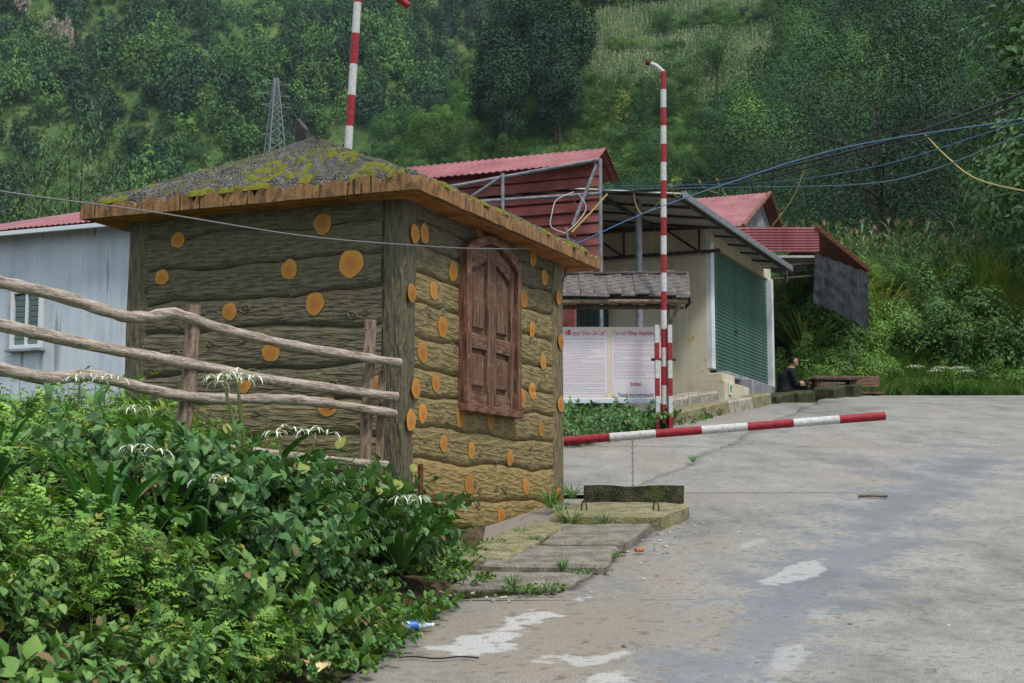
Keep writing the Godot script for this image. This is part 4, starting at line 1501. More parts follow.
	for a in [[Vector3(-5.3, 6.78, -3.0), Vector3(-5.1, 7.06, -0.32)], [Vector3(-5.1, 2.5, -0.32), Vector3(-5.1, 7.07, -0.32)], [Vector3(-5.22, 6.0, -0.75), Vector3(-5.12, 6.98, -0.37)], [Vector3(-5.24, 6.3, -1.95), Vector3(-5.24, 6.95, -1.95)], [Vector3(-5.25, 6.52, -2.6), Vector3(-5.12, 6.5, -0.32)], [Vector3(-5.25, 6.55, -2.6), Vector3(-5.25, 6.9, -1.95)]]:
		rod(rb, "frame_tube", M.steel, a[0], a[1], 0.03)

	# house with red gable beyond the canopy
	var gh := thing("gabled_house", "small house with red sheet gable roof rising beyond the shop canopy", "house", SHOP, TURN)
	sheet(gh, "roof_slope", M.red_sheet, Vector3(7.4, 8.25, -1.1), Vector3(0, 0, -3.6), Vector3(2.9, 1.38, 0), 30, 0.016)
	sheet(gh, "roof_slope", M.red_sheet, Vector3(11.7, 8.85, -1.1), Vector3(0, 0, -3.6), Vector3(-1.4, 0.78, 0), 30, 0.016)
	mb = MB.new()
	mb.prism(PackedVector2Array([Vector2(7.7, 4.0), Vector2(11.3, 4.0), Vector2(11.3, 8.95), Vector2(10.3, 9.5), Vector2(7.7, 8.28)]), -4.5, -1.35)
	part("wall", mb.done(false), M.grey_wall, gh)
	rod(gh, "barge_board", M.shutter_frame, Vector3(7.4, 8.24, -1.1), Vector3(10.3, 9.62, -1.1), 0.06)
	rod(gh, "barge_board", M.red_board, Vector3(11.7, 8.84, -1.1), Vector3(10.3, 9.62, -1.1), 0.05)

	# lean-to with red cladding; its tarpaulin hangs on the end
	var le := thing("lean_to_roof", "open lean-to with red ribbed end panel beside the shop", "lean-to", Vector3(0, 0, -34.0))
	sheet(le, "end_panel", M.red_sheet, Vector3(5.2, 7.4, 0.0), Vector3(1.86, 0, 0), Vector3(0, 0.58, 0), 9, 0.02, 0.012, true)
	sheet(le, "roof_sheet", M.rust, Vector3(7.03, 7.98, 0.05), Vector3(0, 0, -4.0), Vector3(1.2, -1.0, 0), 16, 0.03)
	bx(le, "roof_edge", M.rust, Vector3(7.6, 7.48, 0.03), Vector3(1.6, 0.1, 0.06), 0.01).rotation.z = -0.7
	bx(le, "soffit", M.grey_sheet, Vector3(6.0, 7.28, -1.0), Vector3(2.0, 0.05, 2.2))
	rod(le, "beam", M.dark_steel, Vector3(5.3, 7.0, 0.0), Vector3(7.1, 7.15, 0.0), 0.04)
	rod(le, "beam", M.dark_steel, Vector3(5.4, 6.72, 0.0), Vector3(7.0, 6.85, 0.0), 0.03)
	rod(le, "post", M.dark_steel, Vector3(6.3, 6.7, 0.0), Vector3(6.3, 7.1, 0.0), 0.03)
	rod(le, "post", M.dark_steel, Vector3(5.6, 4.0, -2.8), Vector3(5.6, 7.6, -2.8), 0.05)
	rod(le, "post", M.dark_steel, Vector3(8.05, 4.0, -2.8), Vector3(8.05, 7.1, -2.8), 0.05)
	mb = MB.new()
	var nx := 22
	var ny := 20
	for i in nx + 1:
		var u := float(i) / nx
		for j in ny + 1:
			var v := float(j) / ny
			var top := Vector3(lerpf(6.93, 8.14, u), lerpf(7.36, 6.9, u) + 0.02 * sin(u * 30.0), 0.12)
			var bot := Vector3(lerpf(6.86, 8.08, u), lerpf(6.2, 5.58, pow(u, 1.2)), 0.1 + 0.18 * u)
			var p := top.lerp(bot, v)
			p.z += (sin(u * 17.0 + v * 2.0) * 0.035 + sin(u * 41.0 + v * 5.0) * 0.015) * (0.3 + v) + fn.get_noise_2d(u * 200.0, v * 200.0) * 0.04
			mb.vert(p)
	for i in nx:
		for j in ny:
			var k := i * (ny + 1) + j
			mb.q(k, k + ny + 1, k + ny + 2, k + 1)
	one("hanging_tarpaulin", mb.done(), M.tarp, "dark grey tarpaulin hanging from the lean-to roof", "tarpaulin", Vector3(0, 0, -34.0))

func build_white_house() -> void:
	var wh := thing("pale_blue_house", "pale blue-white rendered house with red hipped roof behind the fence", "house", Vector3(-4.0, 0, -23.0), TURN)
	bx(wh, "wall", M.bluewhite, Vector3(2.5, 4.2, -3.4), Vector3(5.0, 3.9, 7.4))
	var e := [Vector3(-0.35, 6.1, 0.8), Vector3(-0.35, 6.1, -7.3), Vector3(5.35, 6.1, -7.3), Vector3(5.35, 6.1, 0.8)]
	var r0 := Vector3(2.5, 7.05, -0.8)
	var r1 := Vector3(2.5, 7.05, -4.6)
	sheet(wh, "roof_slope", M.red_sheet, Vector3(-0.35, 6.12, -0.8), Vector3(0, 0, -3.8), Vector3(2.85, 0.93, 0), 34, 0.014)
	var mb := MB.new()
	mb.quad(e[1], Vector3(-0.35, 6.12, -4.6), r1, r1)
	mb.quad(e[1], r1, e[2], e[2])
	mb.quad(Vector3(-0.35, 6.12, -0.8), e[0], r0, r0)
	mb.quad(e[0], e[3], r0, r0)
	mb.quad(e[3], e[2], r1, r0)
	part("roof_hip", mb.done(false), M.red_sheet, wh)
	bx(wh, "eave_board", M.white_frame, Vector3(-0.33, 6.06, -3.3), Vector3(0.05, 0.07, 8.0), 0.005)
	# window: frame, mullion, louvres
	var w := Node3D.new()
	w.name = "window"
	wh.add_child(w)
	var wz := -4.35
	var wy := 4.65
	bx(w, "pane", M.glass, Vector3(-0.015, wy, wz), Vector3(0.02, 0.86, 0.52))
	for s in [-1.0, 1.0]:
		bx(w, "frame", M.white_frame, Vector3(-0.05, wy, wz + s * 0.29), Vector3(0.09, 0.98, 0.06), 0.005)
		bx(w, "frame", M.white_frame, Vector3(-0.05, wy + s * 0.46, wz), Vector3(0.092, 0.06, 0.52), 0.005)
	bx(w, "mullion", M.white_frame, Vector3(-0.045, wy, wz), Vector3(0.07, 0.86, 0.05), 0.005)
	bx(w, "sill", M.grey_wall, Vector3(-0.07, wy - 0.52, wz), Vector3(0.16, 0.05, 0.72), 0.008)
	for s in 2:
		for k in 9:
			var o := bx(w, "louvre", flat(0.2, 0.27, 0.24, 0.3), Vector3(-0.045, wy - 0.38 + 0.092 * k, wz + (s - 0.5) * 0.27), Vector3(0.012, 0.075, 0.2))
			o.rotation.z = 0.35

func build_terrace() -> void:
	# rough concrete and stone blocks in front of the shop
	var spots := [[2.52, 22.5, 1.6, 0.34, 0.2], [3.12, 23.92, 1.55, 0.34, 0.21], [3.72, 25.34, 1.55, 0.34, 0.2], [4.32, 26.76, 1.6, 0.34, 0.21], [2.35, 24.2, 1.9, 0.5, 0.27], [3.08, 25.94, 1.9, 0.5, 0.27], [5.0, 28.3, 1.7, 0.4, 0.16], [5.65, 29.6, 1.5, 0.4, 0.14], [6.5, 30.6, 1.1, 0.45, 0.22], [7.1, 31.5, 0.9, 0.42, 0.26]]
	var lab := ["mossy concrete kerb block in the lower row before the shop", "stained concrete kerb block in the upper row before the shop", "dark rough stone block beside the low table"]
	for k in spots.size():
		var s: Array = spots[k]
		var which := 0 if k < 4 else (1 if k < 6 else 2)
		var mb := MB.new()
		mb.box(Vector3(0, s[4] * 0.5 - 0.15, 0), Vector3(s[2], s[4] + 0.3, s[3]), 0.03)
		for i in mb.v.size():
			var p := mb.v[i]
			mb.v[i] = p + Vector3(fn.get_noise_3d(p.x * 80.0 + k * 40.0, p.y * 80.0, p.z * 80.0), fn.get_noise_3d(p.x * 80.0, p.y * 80.0 + 50.0 + k * 40.0, p.z * 80.0), 0.0) * 0.035
		var o := one("stone_block", mb.done(false), [M.mossy, M.concrete, M.black_moss][which] if k != 2 else M.concrete, lab[which], "stone block", Vector3(s[0], road_y(s[1]), -s[1]), ["lower row of kerb blocks", "upper row of kerb blocks", "dark blocks by the table"][which])
		o.rotation = Vector3(0, TURN + rf(-0.03, 0.03), 0.115)
	# low table and bench board
	var g := road_y(31.2) - 0.08
	var tb := thing("low_table", "low dark wooden table in front of the seated man", "table", Vector3(6.75, g, -31.4), 0.12)
	bx(tb, "tabletop", M.dark_steel, Vector3(0, 0.45, 0), Vector3(0.95, 0.05, 0.5), 0.008)
	for sx in [-0.38, 0.38]:
		for sz in [-0.18, 0.18]:
			bx(tb, "leg", M.dark_steel, Vector3(sx, 0.2, sz), Vector3(0.09, 0.45, 0.07), 0.006)
	var be := thing("wooden_bench", "brown wooden bench with a plank back beyond the low table", "bench", Vector3(7.15, g, -32.3), 0.1)
	bx(be, "backrest", M.shutter, Vector3(0.1, 0.5, -0.1), Vector3(1.5, 0.24, 0.035), 0.006)
	bx(be, "seat", M.shutter, Vector3(0.1, 0.24, 0.05), Vector3(1.5, 0.04, 0.3), 0.006)
	for sx in [-0.55, 0.72]:
		bx(be, "leg", M.dark_steel, Vector3(sx, 0.25, -0.13), Vector3(0.07, 0.6, 0.05), 0.006)
		bx(be, "leg", M.dark_steel, Vector3(sx, 0.1, 0.15), Vector3(0.07, 0.26, 0.05), 0.006)

# ------------------------------------------------------------------ the seated man
func capsule(p: Vector3, a: Vector3, b: Vector3, ra: float, rb: float) -> float:
	var ab := b - a
	var t := clampf((p - a).dot(ab) / maxf(ab.length_squared(), 1e-6), 0.0, 1.0)
	return p.distance_to(a + ab * t) - lerpf(ra, rb, t)

func nets(bones: Array, lo: Vector3, hi: Vector3, cell: float, k: float, mb: MB, paint: Callable) -> void:
	var nx := int((hi.x - lo.x) / cell) + 1
	var ny := int((hi.y - lo.y) / cell) + 1
	var nz := int((hi.z - lo.z) / cell) + 1
	var f := PackedFloat32Array()
	f.resize(nx * ny * nz)
	for x in nx:
		for y in ny:
			for z in nz:
				var p := lo + Vector3(x, y, z) * cell
				var d := 9.0
				for b in bones:
					var e := capsule(p, b[0], b[1], b[2], b[3])
					if e < d + k:
						var h := clampf(0.5 + 0.5 * (d - e) / k, 0.0, 1.0)
						d = lerpf(d, e, h) - k * h * (1.0 - h)
				f[(x * ny + y) * nz + z] = d
	var id := {}
	for x in nx - 1:
		for y in ny - 1:
			for z in nz - 1:
				var inside := 0
				var s := Vector3.ZERO
				var cnt := 0
				var cv := PackedFloat32Array()
				for c in 8:
					var val := f[((x + (c & 1)) * ny + y + ((c >> 1) & 1)) * nz + z + (c >> 2)]
					cv.append(val)
					if val < 0.0:
						inside += 1
				if inside == 0 or inside == 8:
					continue
				for e in [[0, 1], [2, 3], [4, 5], [6, 7], [0, 2], [1, 3], [4, 6], [5, 7], [0, 4], [1, 5], [2, 6], [3, 7]]:
					var a: float = cv[e[0]]
					var b: float = cv[e[1]]
					if (a < 0.0) != (b < 0.0):
						var t := a / (a - b)
						var pa := Vector3(e[0] & 1, (e[0] >> 1) & 1, e[0] >> 2)
						var pb := Vector3(e[1] & 1, (e[1] >> 1) & 1, e[1] >> 2)
						s += pa.lerp(pb, t)
						cnt += 1
				var p := lo + (Vector3(x, y, z) + s / cnt) * cell
				mb.col = paint.call(p)
				id[(x * ny + y) * nz + z] = mb.vert(p)
	for x in range(1, nx - 1):
		for y in range(1, ny - 1):
			for z in range(1, nz - 1):
				var a := f[(x * ny + y) * nz + z]
				for ax in 3:
					var o: int = [ny * nz, nz, 1][ax]
					var b := f[(x * ny + y) * nz + z + o]
					if (a < 0.0) == (b < 0.0):
						continue
					var u: int = [nz, 1, ny * nz][ax]
					var w: int = [1, ny * nz, nz][ax]
					var c := (x * ny + y) * nz + z
					if not (id.has(c) and id.has(c - u) and id.has(c - w) and id.has(c - u - w)):
						continue
					if a < 0.0:
						mb.q(id[c], id[c - u], id[c - u - w], id[c - w])
					else:
						mb.q(id[c], id[c - w], id[c - u - w], id[c - u])

func build_person() -> void:
	var at := Vector3(5.72, road_y(31.3) - 0.04, -31.4)
	var man := thing("person", "person in black clothes sitting low and leaning over the small table", "person", at, 0.15)
	man.scale = Vector3.ONE * 1.08
	var bones := [
		[Vector3(0, 0.14, 0), Vector3(0.07, 0.4, 0), 0.15, 0.16], [Vector3(0.07, 0.4, 0), Vector3(0.13, 0.53, 0), 0.155, 0.1],
		[Vector3(0.1, 0.5, -0.14), Vector3(0.1, 0.5, 0.14), 0.085, 0.085], [Vector3(0.13, 0.54, 0), Vector3(0.17, 0.64, 0), 0.055, 0.05]]
	for s in [-1.0, 1.0]:
		bones.append([Vector3(0.1, 0.5, 0.18 * s), Vector3(0.17, 0.27, 0.24 * s), 0.07, 0.05])
		bones.append([Vector3(0.17, 0.27, 0.24 * s), Vector3(0.4, 0.3, 0.12 * s), 0.048, 0.034])
		bones.append([Vector3(0.0, 0.12, 0.1 * s), Vector3(0.38, 0.3, 0.15 * s), 0.1, 0.07])
		bones.append([Vector3(0.38, 0.3, 0.15 * s), Vector3(0.42, 0.03, 0.13 * s), 0.066, 0.045])
		bones.append([Vector3(0.42, 0.0, 0.13 * s), Vector3(0.58, -0.01, 0.14 * s), 0.045, 0.035])
	var skin := Color(0.36, 0.2, 0.13)
	var cloth := Color(0.012, 0.012, 0.014)
	var mb := MB.new()
	nets(bones, Vector3(-0.24, -0.1, -0.38), Vector3(0.7, 0.74, 0.38), 0.022, 0.035, mb, func(p: Vector3) -> Color:
		if p.y > 0.605 and absf(p.z) < 0.075:
			return skin
		if p.x > 0.22 and p.y > 0.2 and p.y < 0.37 and absf(p.z) < 0.25 and p.distance_to(Vector3(0.38, 0.3, 0.15 * signf(p.z))) > 0.085 and p.y > 0.24:
			return skin
		return cloth)
	# head, on a finer grid
	var hd := [[Vector3(0.195, 0.75, 0), Vector3(0.18, 0.73, 0), 0.088, 0.085], [Vector3(0.225, 0.675, 0), Vector3(0.2, 0.7, 0), 0.048, 0.07], [Vector3(0.285, 0.705, 0), Vector3(0.265, 0.735, 0), 0.014, 0.01], [Vector3(0.18, 0.7, -0.08), Vector3(0.178, 0.73, -0.085), 0.014, 0.017], [Vector3(0.18, 0.7, 0.08), Vector3(0.178, 0.73, 0.085), 0.014, 0.017], [Vector3(0.262, 0.672, -0.015), Vector3(0.262, 0.672, 0.015), 0.012, 0.012], [Vector3(0.15, 0.62, 0), Vector3(0.19, 0.7, 0), 0.05, 0.05]]
	nets(hd, Vector3(0.05, 0.58, -0.13), Vector3(0.33, 0.87, 0.13), 0.009, 0.018, mb, func(p: Vector3) -> Color:
		if p.y > 0.785 or (p.x < 0.185 and p.y > 0.69 and absf(p.z) < 0.092):
			return Color(0.01, 0.009, 0.008)
		for s in [-1.0, 1.0]:
			if p.distance_to(Vector3(0.275, 0.737, 0.032 * s)) < 0.013:
				return Color(0.03, 0.02, 0.02)
		return skin)
	# hands: palm and five fingers each, resting on the table
	for s in [-1.0, 1.0]:
		mb.col = skin
		var w := Vector3(0.39, 0.3, 0.125 * s)
		mb.tube(PackedVector3Array([w, w + Vector3(0.04, 0.0, -0.012 * s), w + Vector3(0.09, -0.004, -0.02 * s)]), PackedFloat32Array([0.03, 0.036, 0.034]), 8)
		for k in 4:
			var b: Vector3 = w + Vector3(0.085, 0.0, (-0.045 + 0.017 * k) * s)
			var l: float = [0.055, 0.068, 0.072, 0.062][k]
			mb.tube(PackedVector3Array([b, b + Vector3(l * 0.6, 0.006, 0), b + Vector3(l, -0.016, 0)]), PackedFloat32Array([0.009, 0.0085, 0.007]), 6)
		var th: Vector3 = w + Vector3(0.04, 0.0, -0.04 * s)
		mb.tube(PackedVector3Array([th, th + Vector3(0.03, 0.005, -0.025 * s), th + Vector3(0.06, -0.005, -0.03 * s)]), PackedFloat32Array([0.011, 0.01, 0.008]), 6)
	part("body", mb.done(), M.tint, man)

# ------------------------------------------------------------------ pylon and cables
func build_pylon() -> void:
	var d := 330.0
	var x := -53.3
	var base := land(x, d) - 0.5
	var top := 98.6 - base
	var py := thing("lattice_pylon", "grey steel lattice pylon standing in the forest on the hillside", "pylon", Vector3(x, base, -d), 0.5)
	var w := func(y: float) -> float: return lerpf(3.4, 0.35, pow(y / top, 0.75))
	for sx in [-1.0, 1.0]:
		for sz in [-1.0, 1.0]:
			rod(py, "leg", M.lattice, Vector3(sx * w.call(0.0), 0, sz * w.call(0.0)), Vector3(sx * 0.35, top, sz * 0.35), 0.13)
	var y := 0.0
	while y < top - 1.0:
		var y2 := minf(top, y + w.call(y) * 1.1 + 0.4)
		var a: float = w.call(y)
		var b: float = w.call(y2)
		for f in 4:
			var r := Basis(Vector3.UP, f * PI / 2)
			rod(py, "brace", M.lattice, r * Vector3(-a, y, a), r * Vector3(b, y2, b), 0.06)
			rod(py, "brace", M.lattice, r * Vector3(a, y, a), r * Vector3(-b, y2, b), 0.06)
			rod(py, "brace", M.lattice, r * Vector3(-b, y2, b), r * Vector3(b, y2, b), 0.05)
		y = y2
	for k in 3:
		var yy := top - 1.5 - 2.6 * k
		for s in [-1.0, 1.0]:
			rod(py, "cross_arm", M.lattice, Vector3(s * 0.4, yy, 0), Vector3(s * 3.4, yy + 0.2, 0), 0.07)
			rod(py, "cross_arm", M.lattice, Vector3(s * 0.4, yy + 0.9, 0), Vector3(s * 3.4, yy + 0.2, 0), 0.05)

func cable(pts: Array, r: float, m: Material, called: String, label: String, group := "") -> void:
	var cv := Curve3D.new()
	for k in pts.size():
		var p := Vector3(pts[k][0], pts[k][1], -pts[k][2])
		var a: Array = pts[maxi(k - 1, 0)]
		var b: Array = pts[mini(k + 1, pts.size() - 1)]
		var tg := Vector3(b[0] - a[0], b[1] - a[1], -(b[2] - a[2])) * 0.17
		cv.add_point(p, -tg, tg)
	var path := PackedVector3Array()
	var L := cv.get_baked_length()
	var n := clampi(int(L / 0.12), 36, 90)
	for k in n + 1:
		path.append(cv.sample_baked(L * k / n, true))
	var mb := MB.new()
	mb.tube(path, PackedFloat32Array([r]), 6)
	one(called, mb.done(), m, label, "cable", Vector3.ZERO, group)

func build_cables() -> void:
	cable([[-2.30, 2.70, 5.0], [-2.10, 2.80, 6.03], [-1.77, 2.95, 7.20], [-1.23, 3.09, 8.60], [-0.72, 3.19, 9.45], [-0.2, 3.39, 10.75], [0.5, 3.75, 12.75]], 0.0042, M.cable_grey, "thin_cable", "thin grey cable crossing in front of the hut walls")
	cable([[4.89, 5.09, 11.18], [4.90, 5.47, 14.00], [4.44, 5.74, 16.78], [3.55, 6.00, 19.47], [2.71, 6.18, 21.26], [1.40, 6.53, 23.50], [-0.30, 7.03, 25.85]], 0.017, M.cable_black, "black_cable", "thick black cable running from the steel frame out over the road")
	cable([[4.89, 4.93, 11.18], [4.90, 5.35, 14.00], [4.59, 5.59, 16.11], [4.04, 5.82, 18.12], [3.35, 5.94, 19.92], [2.50, 6.18, 21.66], [1.40, 6.55, 23.50]], 0.011, M.cable_black, "black_cable", "thinner black cable close below the thick black one")
	cable([[6.30, 5.61, 14.44], [4.93, 5.25, 14.10], [3.14, 4.86, 13.63], [1.88, 4.41, 13.28], [1.13, 4.10, 13.07], [0.57, 3.82, 12.90], [0.47, 3.86, 12.87]], 0.0055, M.cable_blue, "blue_cable", "bright blue cable running from the hut eave out over the road")
	cable([[4.87, 4.62, 11.18], [4.89, 5.19, 14.00], [4.43, 5.47, 16.78], [3.89, 5.69, 18.57], [3.15, 5.99, 20.36], [1.40, 6.64, 23.50]], 0.0055, M.cable_blue, "blue_cable", "lower blue cable sagging from the steel frame over the road")
	cable([[4.87, 4.62, 11.18], [4.88, 5.06, 14.00], [4.58, 5.20, 16.11], [4.18, 5.39, 17.67], [3.15, 5.94, 20.36], [1.40, 6.59, 23.50]], 0.008, flat(0.08, 0.13, 0.15, 0.6), "dull_cable", "lowest dull teal cable sagging over the road")
	cable([[4.91, 5.33, 11.18], [4.90, 5.55, 14.00], [4.44, 5.83, 16.78], [3.36, 6.08, 19.92], [1.96, 6.46, 22.60]], 0.006, M.cable_black, "black_cable", "topmost thin black line above the thick black cable")
	var yl := [[[1.87, 6.43, 22.76], [1.91, 6.17, 22.69], [1.97, 6.02, 22.58], [2.12, 6.03, 22.33], [2.27, 6.15, 22.07]], [[2.35, 6.33, 21.93], [2.40, 6.16, 21.84], [2.47, 6.09, 21.71], [2.51, 6.24, 21.64]], [[2.70, 6.25, 21.28], [2.77, 6.10, 21.15], [2.92, 5.98, 20.86], [2.93, 6.15, 20.83]], [[2.90, 6.19, 20.90], [2.98, 5.95, 20.72], [3.15, 5.56, 20.36]]]
	for l in yl:
		cable(l, 0.007, M.cable_yellow, "yellow_wire", "short yellow wire looped round the black cables", "short yellow wire loops")
	cable([[3.78, 5.95, 18.88], [3.69, 5.62, 19.09], [3.58, 5.42, 19.35], [3.46, 5.26, 19.65]], 0.007, M.cable_yellow, "yellow_wire", "long yellow wire end hanging down before the red gable house")
	cable([[4.57, 5.63, 16.22], [4.65, 5.29, 15.77], [4.75, 4.89, 15.10], [4.86, 4.52, 14.00], [4.91, 4.20, 12.75]], 0.008, M.cable_yellow, "yellow_wire", "yellow wire curving down from the cables towards the roadside trees")
	cable([[0.84, 4.27, 12.98], [0.72, 4.13, 12.95], [0.52, 3.91, 12.88]], 0.008, M.cable_yellow, "yellow_wire", "yellow wire running from the steel frame to the hut eave")
	cable([[0.54, 4.27, 12.89], [0.39, 4.19, 12.85], [0.34, 3.95, 12.83], [0.46, 3.9, 12.87]], 0.0038, M.cable_white, "white_wire", "white wire looped above the hut eave", "white wire loops at the hut eave")
	cable([[0.58, 4.26, 12.91], [0.65, 4.14, 12.93], [0.57, 4.0, 12.9], [0.46, 3.9, 12.87]], 0.0038, M.cable_white, "white_wire", "white wire looped above the hut eave", "white wire loops at the hut eave")
	cable([[0.47, 3.95, 12.87], [0.5, 3.68, 12.88], [0.44, 3.47, 12.86], [0.42, 3.08, 12.85]], 0.011, M.cable_grey, "grey_wire", "twisted grey wires hanging down the hut corner from the eave")

# ------------------------------------------------------------------ plants
func pick(pal: Array) -> Color:
	var a: Color = pal[rng.randi() % pal.size()]
	var b: Color = pal[rng.randi() % pal.size()]
	var c := a.lerp(b, rng.randf())
	var k := rf(0.8, 1.2)
	return Color(c.r * k, c.g * k, c.b * k)

func sprig_plant(stems: int, base_r: float, height: float, spread: float, nodes: int, len: float, wid: float, pal: Array, droop: float, leaflets: int, arch := 0.5) -> Array:
	var lv := MB.new()
	var st := MB.new()
	for s in stems:
		var an := rf(0, TAU)
		var br := sqrt(rng.randf()) * base_r
		var out := Vector3(cos(an), 0, sin(an))
		var p := out * br
		var lean := spread * (br / base_r) * rf(0.6, 1.2)
		var dir := (Vector3.UP + out * lean + Vector3(rf(-0.2, 0.2), 0, rf(-0.2, 0.2))).normalized()
		var h := height * rf(0.6, 1.05) * (1.0 - 0.25 * br / base_r)
		var path := PackedVector3Array([p])
		var seg := 5
		for k in seg:
			p += dir * h / seg
			path.append(p)
			dir = (dir + out * arch * 0.16 - Vector3.UP * arch * 0.1 * k).normalized()
		st.tube(path, PackedFloat32Array([0.005, 0.0045, 0.004, 0.003, 0.002, 0.001]), 4, false)
		var ga := rf(0, TAU)
		for k in nodes:
			var u := lerpf(0.18, 1.0, (k + rng.randf() * 0.6) / nodes)
			var fi := clampf(u * seg, 0.0, seg - 0.001)
			var i0 := int(fi)
			var q := path[i0].lerp(path[i0 + 1], fi - i0)
			var sd := (path[i0 + 1] - path[i0]).normalized()
			ga += 2.4
			var side := sd.cross(Vector3(cos(ga * 3.0), 0.3, sin(ga * 5.0))).normalized()
			var ldir := (side + sd * rf(0.1, 0.6) + out * 0.35 - Vector3.UP * rf(-0.1, 0.5) * droop).normalized()
			var nrm := (Vector3.UP * 1.2 + out * 0.4 + sd * 0.3 + Vector3(rf(-0.4, 0.4), rf(-0.2, 0.2), rf(-0.4, 0.4))).normalized()
			lv.col = pick(pal)
			var odd := rng.randf()
			if odd < 0.018:
				lv.col = Color(0.2, 0.13, 0.06)
			elif odd < 0.05:
				lv.col = Color(0.26, 0.27, 0.06)
			var L := len * rf(0.45, 1.3) * (1.0 - 0.3 * maxf(0.0, u - 0.75) * 4.0 * 0.6)
			if leaflets == 0:
				lv.blade(q, ldir, nrm, L, wid / len * L, droop * rf(0.1, 0.4))
			else:
				var sv := ldir.cross(nrm).normalized()
				for m in leaflets:
					var along := float(m + 1) / leaflets
					for sg in [-1.0, 1.0]:
						lv.leaf(q + ldir * L * along * 0.8, (ldir * 0.8 + sv * sg).normalized(), nrm, L * 0.5 * (1.15 - along * 0.5), wid, droop * 0.3)
				lv.leaf(q + ldir * L * 0.75, ldir, nrm, L * 0.45, wid, droop * 0.3)
	return [lv.done(), st.done()]

func plant_proto(called: String, parts: Array, mats: Array, names: Array, label: String, category: String, group: String) -> Node3D:
	var o := Node3D.new()
	o.name = called
	o.set_meta("kind_name", called)
	tag(o, label, category, group)
	for k in parts.size():
		var pn := part(names[k], parts[k], mats[k], o)
		if names[k] in ["stems", "culms", "leaves", "blades", "foliage"]:
			pn.set_meta("kind", "stuff")
	return o

func lily_proto(n: int, len: float, wid: float, up: float, flowers: int, label: String, group: String) -> Node3D:
	var lv := MB.new()
	var pal := [Color(0.03, 0.1, 0.025), Color(0.05, 0.15, 0.03), Color(0.08, 0.19, 0.05)]
	for k in n:
		var an := TAU * k / n * 1.9 + rf(-0.3, 0.3)
		var out := Vector3(cos(an), 0, sin(an))
		lv.col = pick(pal)
		if rng.randf() < 0.03:
			lv.col = Color(0.24, 0.22, 0.09)
		lv.strap(out * 0.03, (Vector3.UP * up * rf(0.6, 1.3) + out).normalized(), len * rf(0.65, 1.1), wid * rf(0.8, 1.1), rf(0.9, 1.9), 8)
	var o := Node3D.new()
	o.name = "spider_lily"
	o.set_meta("kind_name", "spider_lily")
	tag(o, label, "lily", group)
	part("leaves", lv.done(), M.leaf, o)
	for f in flowers:
		var an := rf(0, TAU)
		var tip := Vector3(cos(an) * rf(0.05, 0.3), len * rf(0.65, 0.95), sin(an) * rf(0.05, 0.3))
		var mb := MB.new()
		mb.tube(PackedVector3Array([Vector3.ZERO, tip * Vector3(0.4, 0.55, 0.4), tip]), PackedFloat32Array([0.01, 0.009, 0.007]), 6)
		var stalk := part("flower_stalk", mb.done(), M.stem, o)
		mb = MB.new()
		for g in 3:
			var ga := TAU * g / 3 + rf(-0.4, 0.4)
			var fo := (Vector3(cos(ga), rf(0.2, 0.9), sin(ga))).normalized()
			var c := tip + fo * 0.07
			mb.col = Color(0.42, 0.5, 0.3)
			mb.strap(tip, fo, 0.08, 0.006, 0.1, 2)
			mb.col = Color(0.78, 0.78, 0.72)
			for t in 6:
				var ta := TAU * t / 6 + ga
				var d := (fo * 0.5 + Vector3(cos(ta), 0.35, sin(ta))).normalized()
				mb.strap(c, d, rf(0.08, 0.13), 0.009, rf(1.6, 3.4), 7, 0.15)
		part("blossom", mb.done(), M.petal, stalk)
	return o

func crown_leaves(mb: MB, n: int, rad: Vector3, center: Vector3, size: float, pal: Array, clumps: int, flat_top := 0.0) -> void:
	var cs := []
	for k in clumps:
		var v := Vector3(rf(-1, 1), rf(-0.75, 1), rf(-1, 1))
		while v.length() > 1.0 or v.length() < 0.35:
			v = Vector3(rf(-1, 1), rf(-0.75, 1), rf(-1, 1))
		cs.append([v, pick(pal), rf(0.24, 0.42)])
	for k in n:
		var c: Array = cs[k % clumps]
		var off := Vector3(rf(-1, 1), rf(-1, 1), rf(-1, 1))
		while off.length() > 1.0:
			off = Vector3(rf(-1, 1), rf(-1, 1), rf(-1, 1))
		off = off.normalized() * pow(off.length(), 0.5)
		var q: Vector3 = c[0] + off * c[2]
		var p := center + Vector3(q.x * rad.x, q.y * rad.y, q.z * rad.z)
		var out: Vector3 = (off * 0.7 + q * 0.4 + Vector3.UP * 0.25).normalized()
		var dir := (out.cross(Vector3(rf(-1, 1), rf(-1, 1), rf(-1, 1))).normalized() + out * 0.35 - Vector3.UP * 0.2).normalized()
		var base: Color = c[1]
		mb.col = base.lerp(pick(pal), 0.35)
		mb.leaf(p, dir, out, size * rf(0.7, 1.3), size * rf(0.35, 0.65), rf(0.0, 0.3))

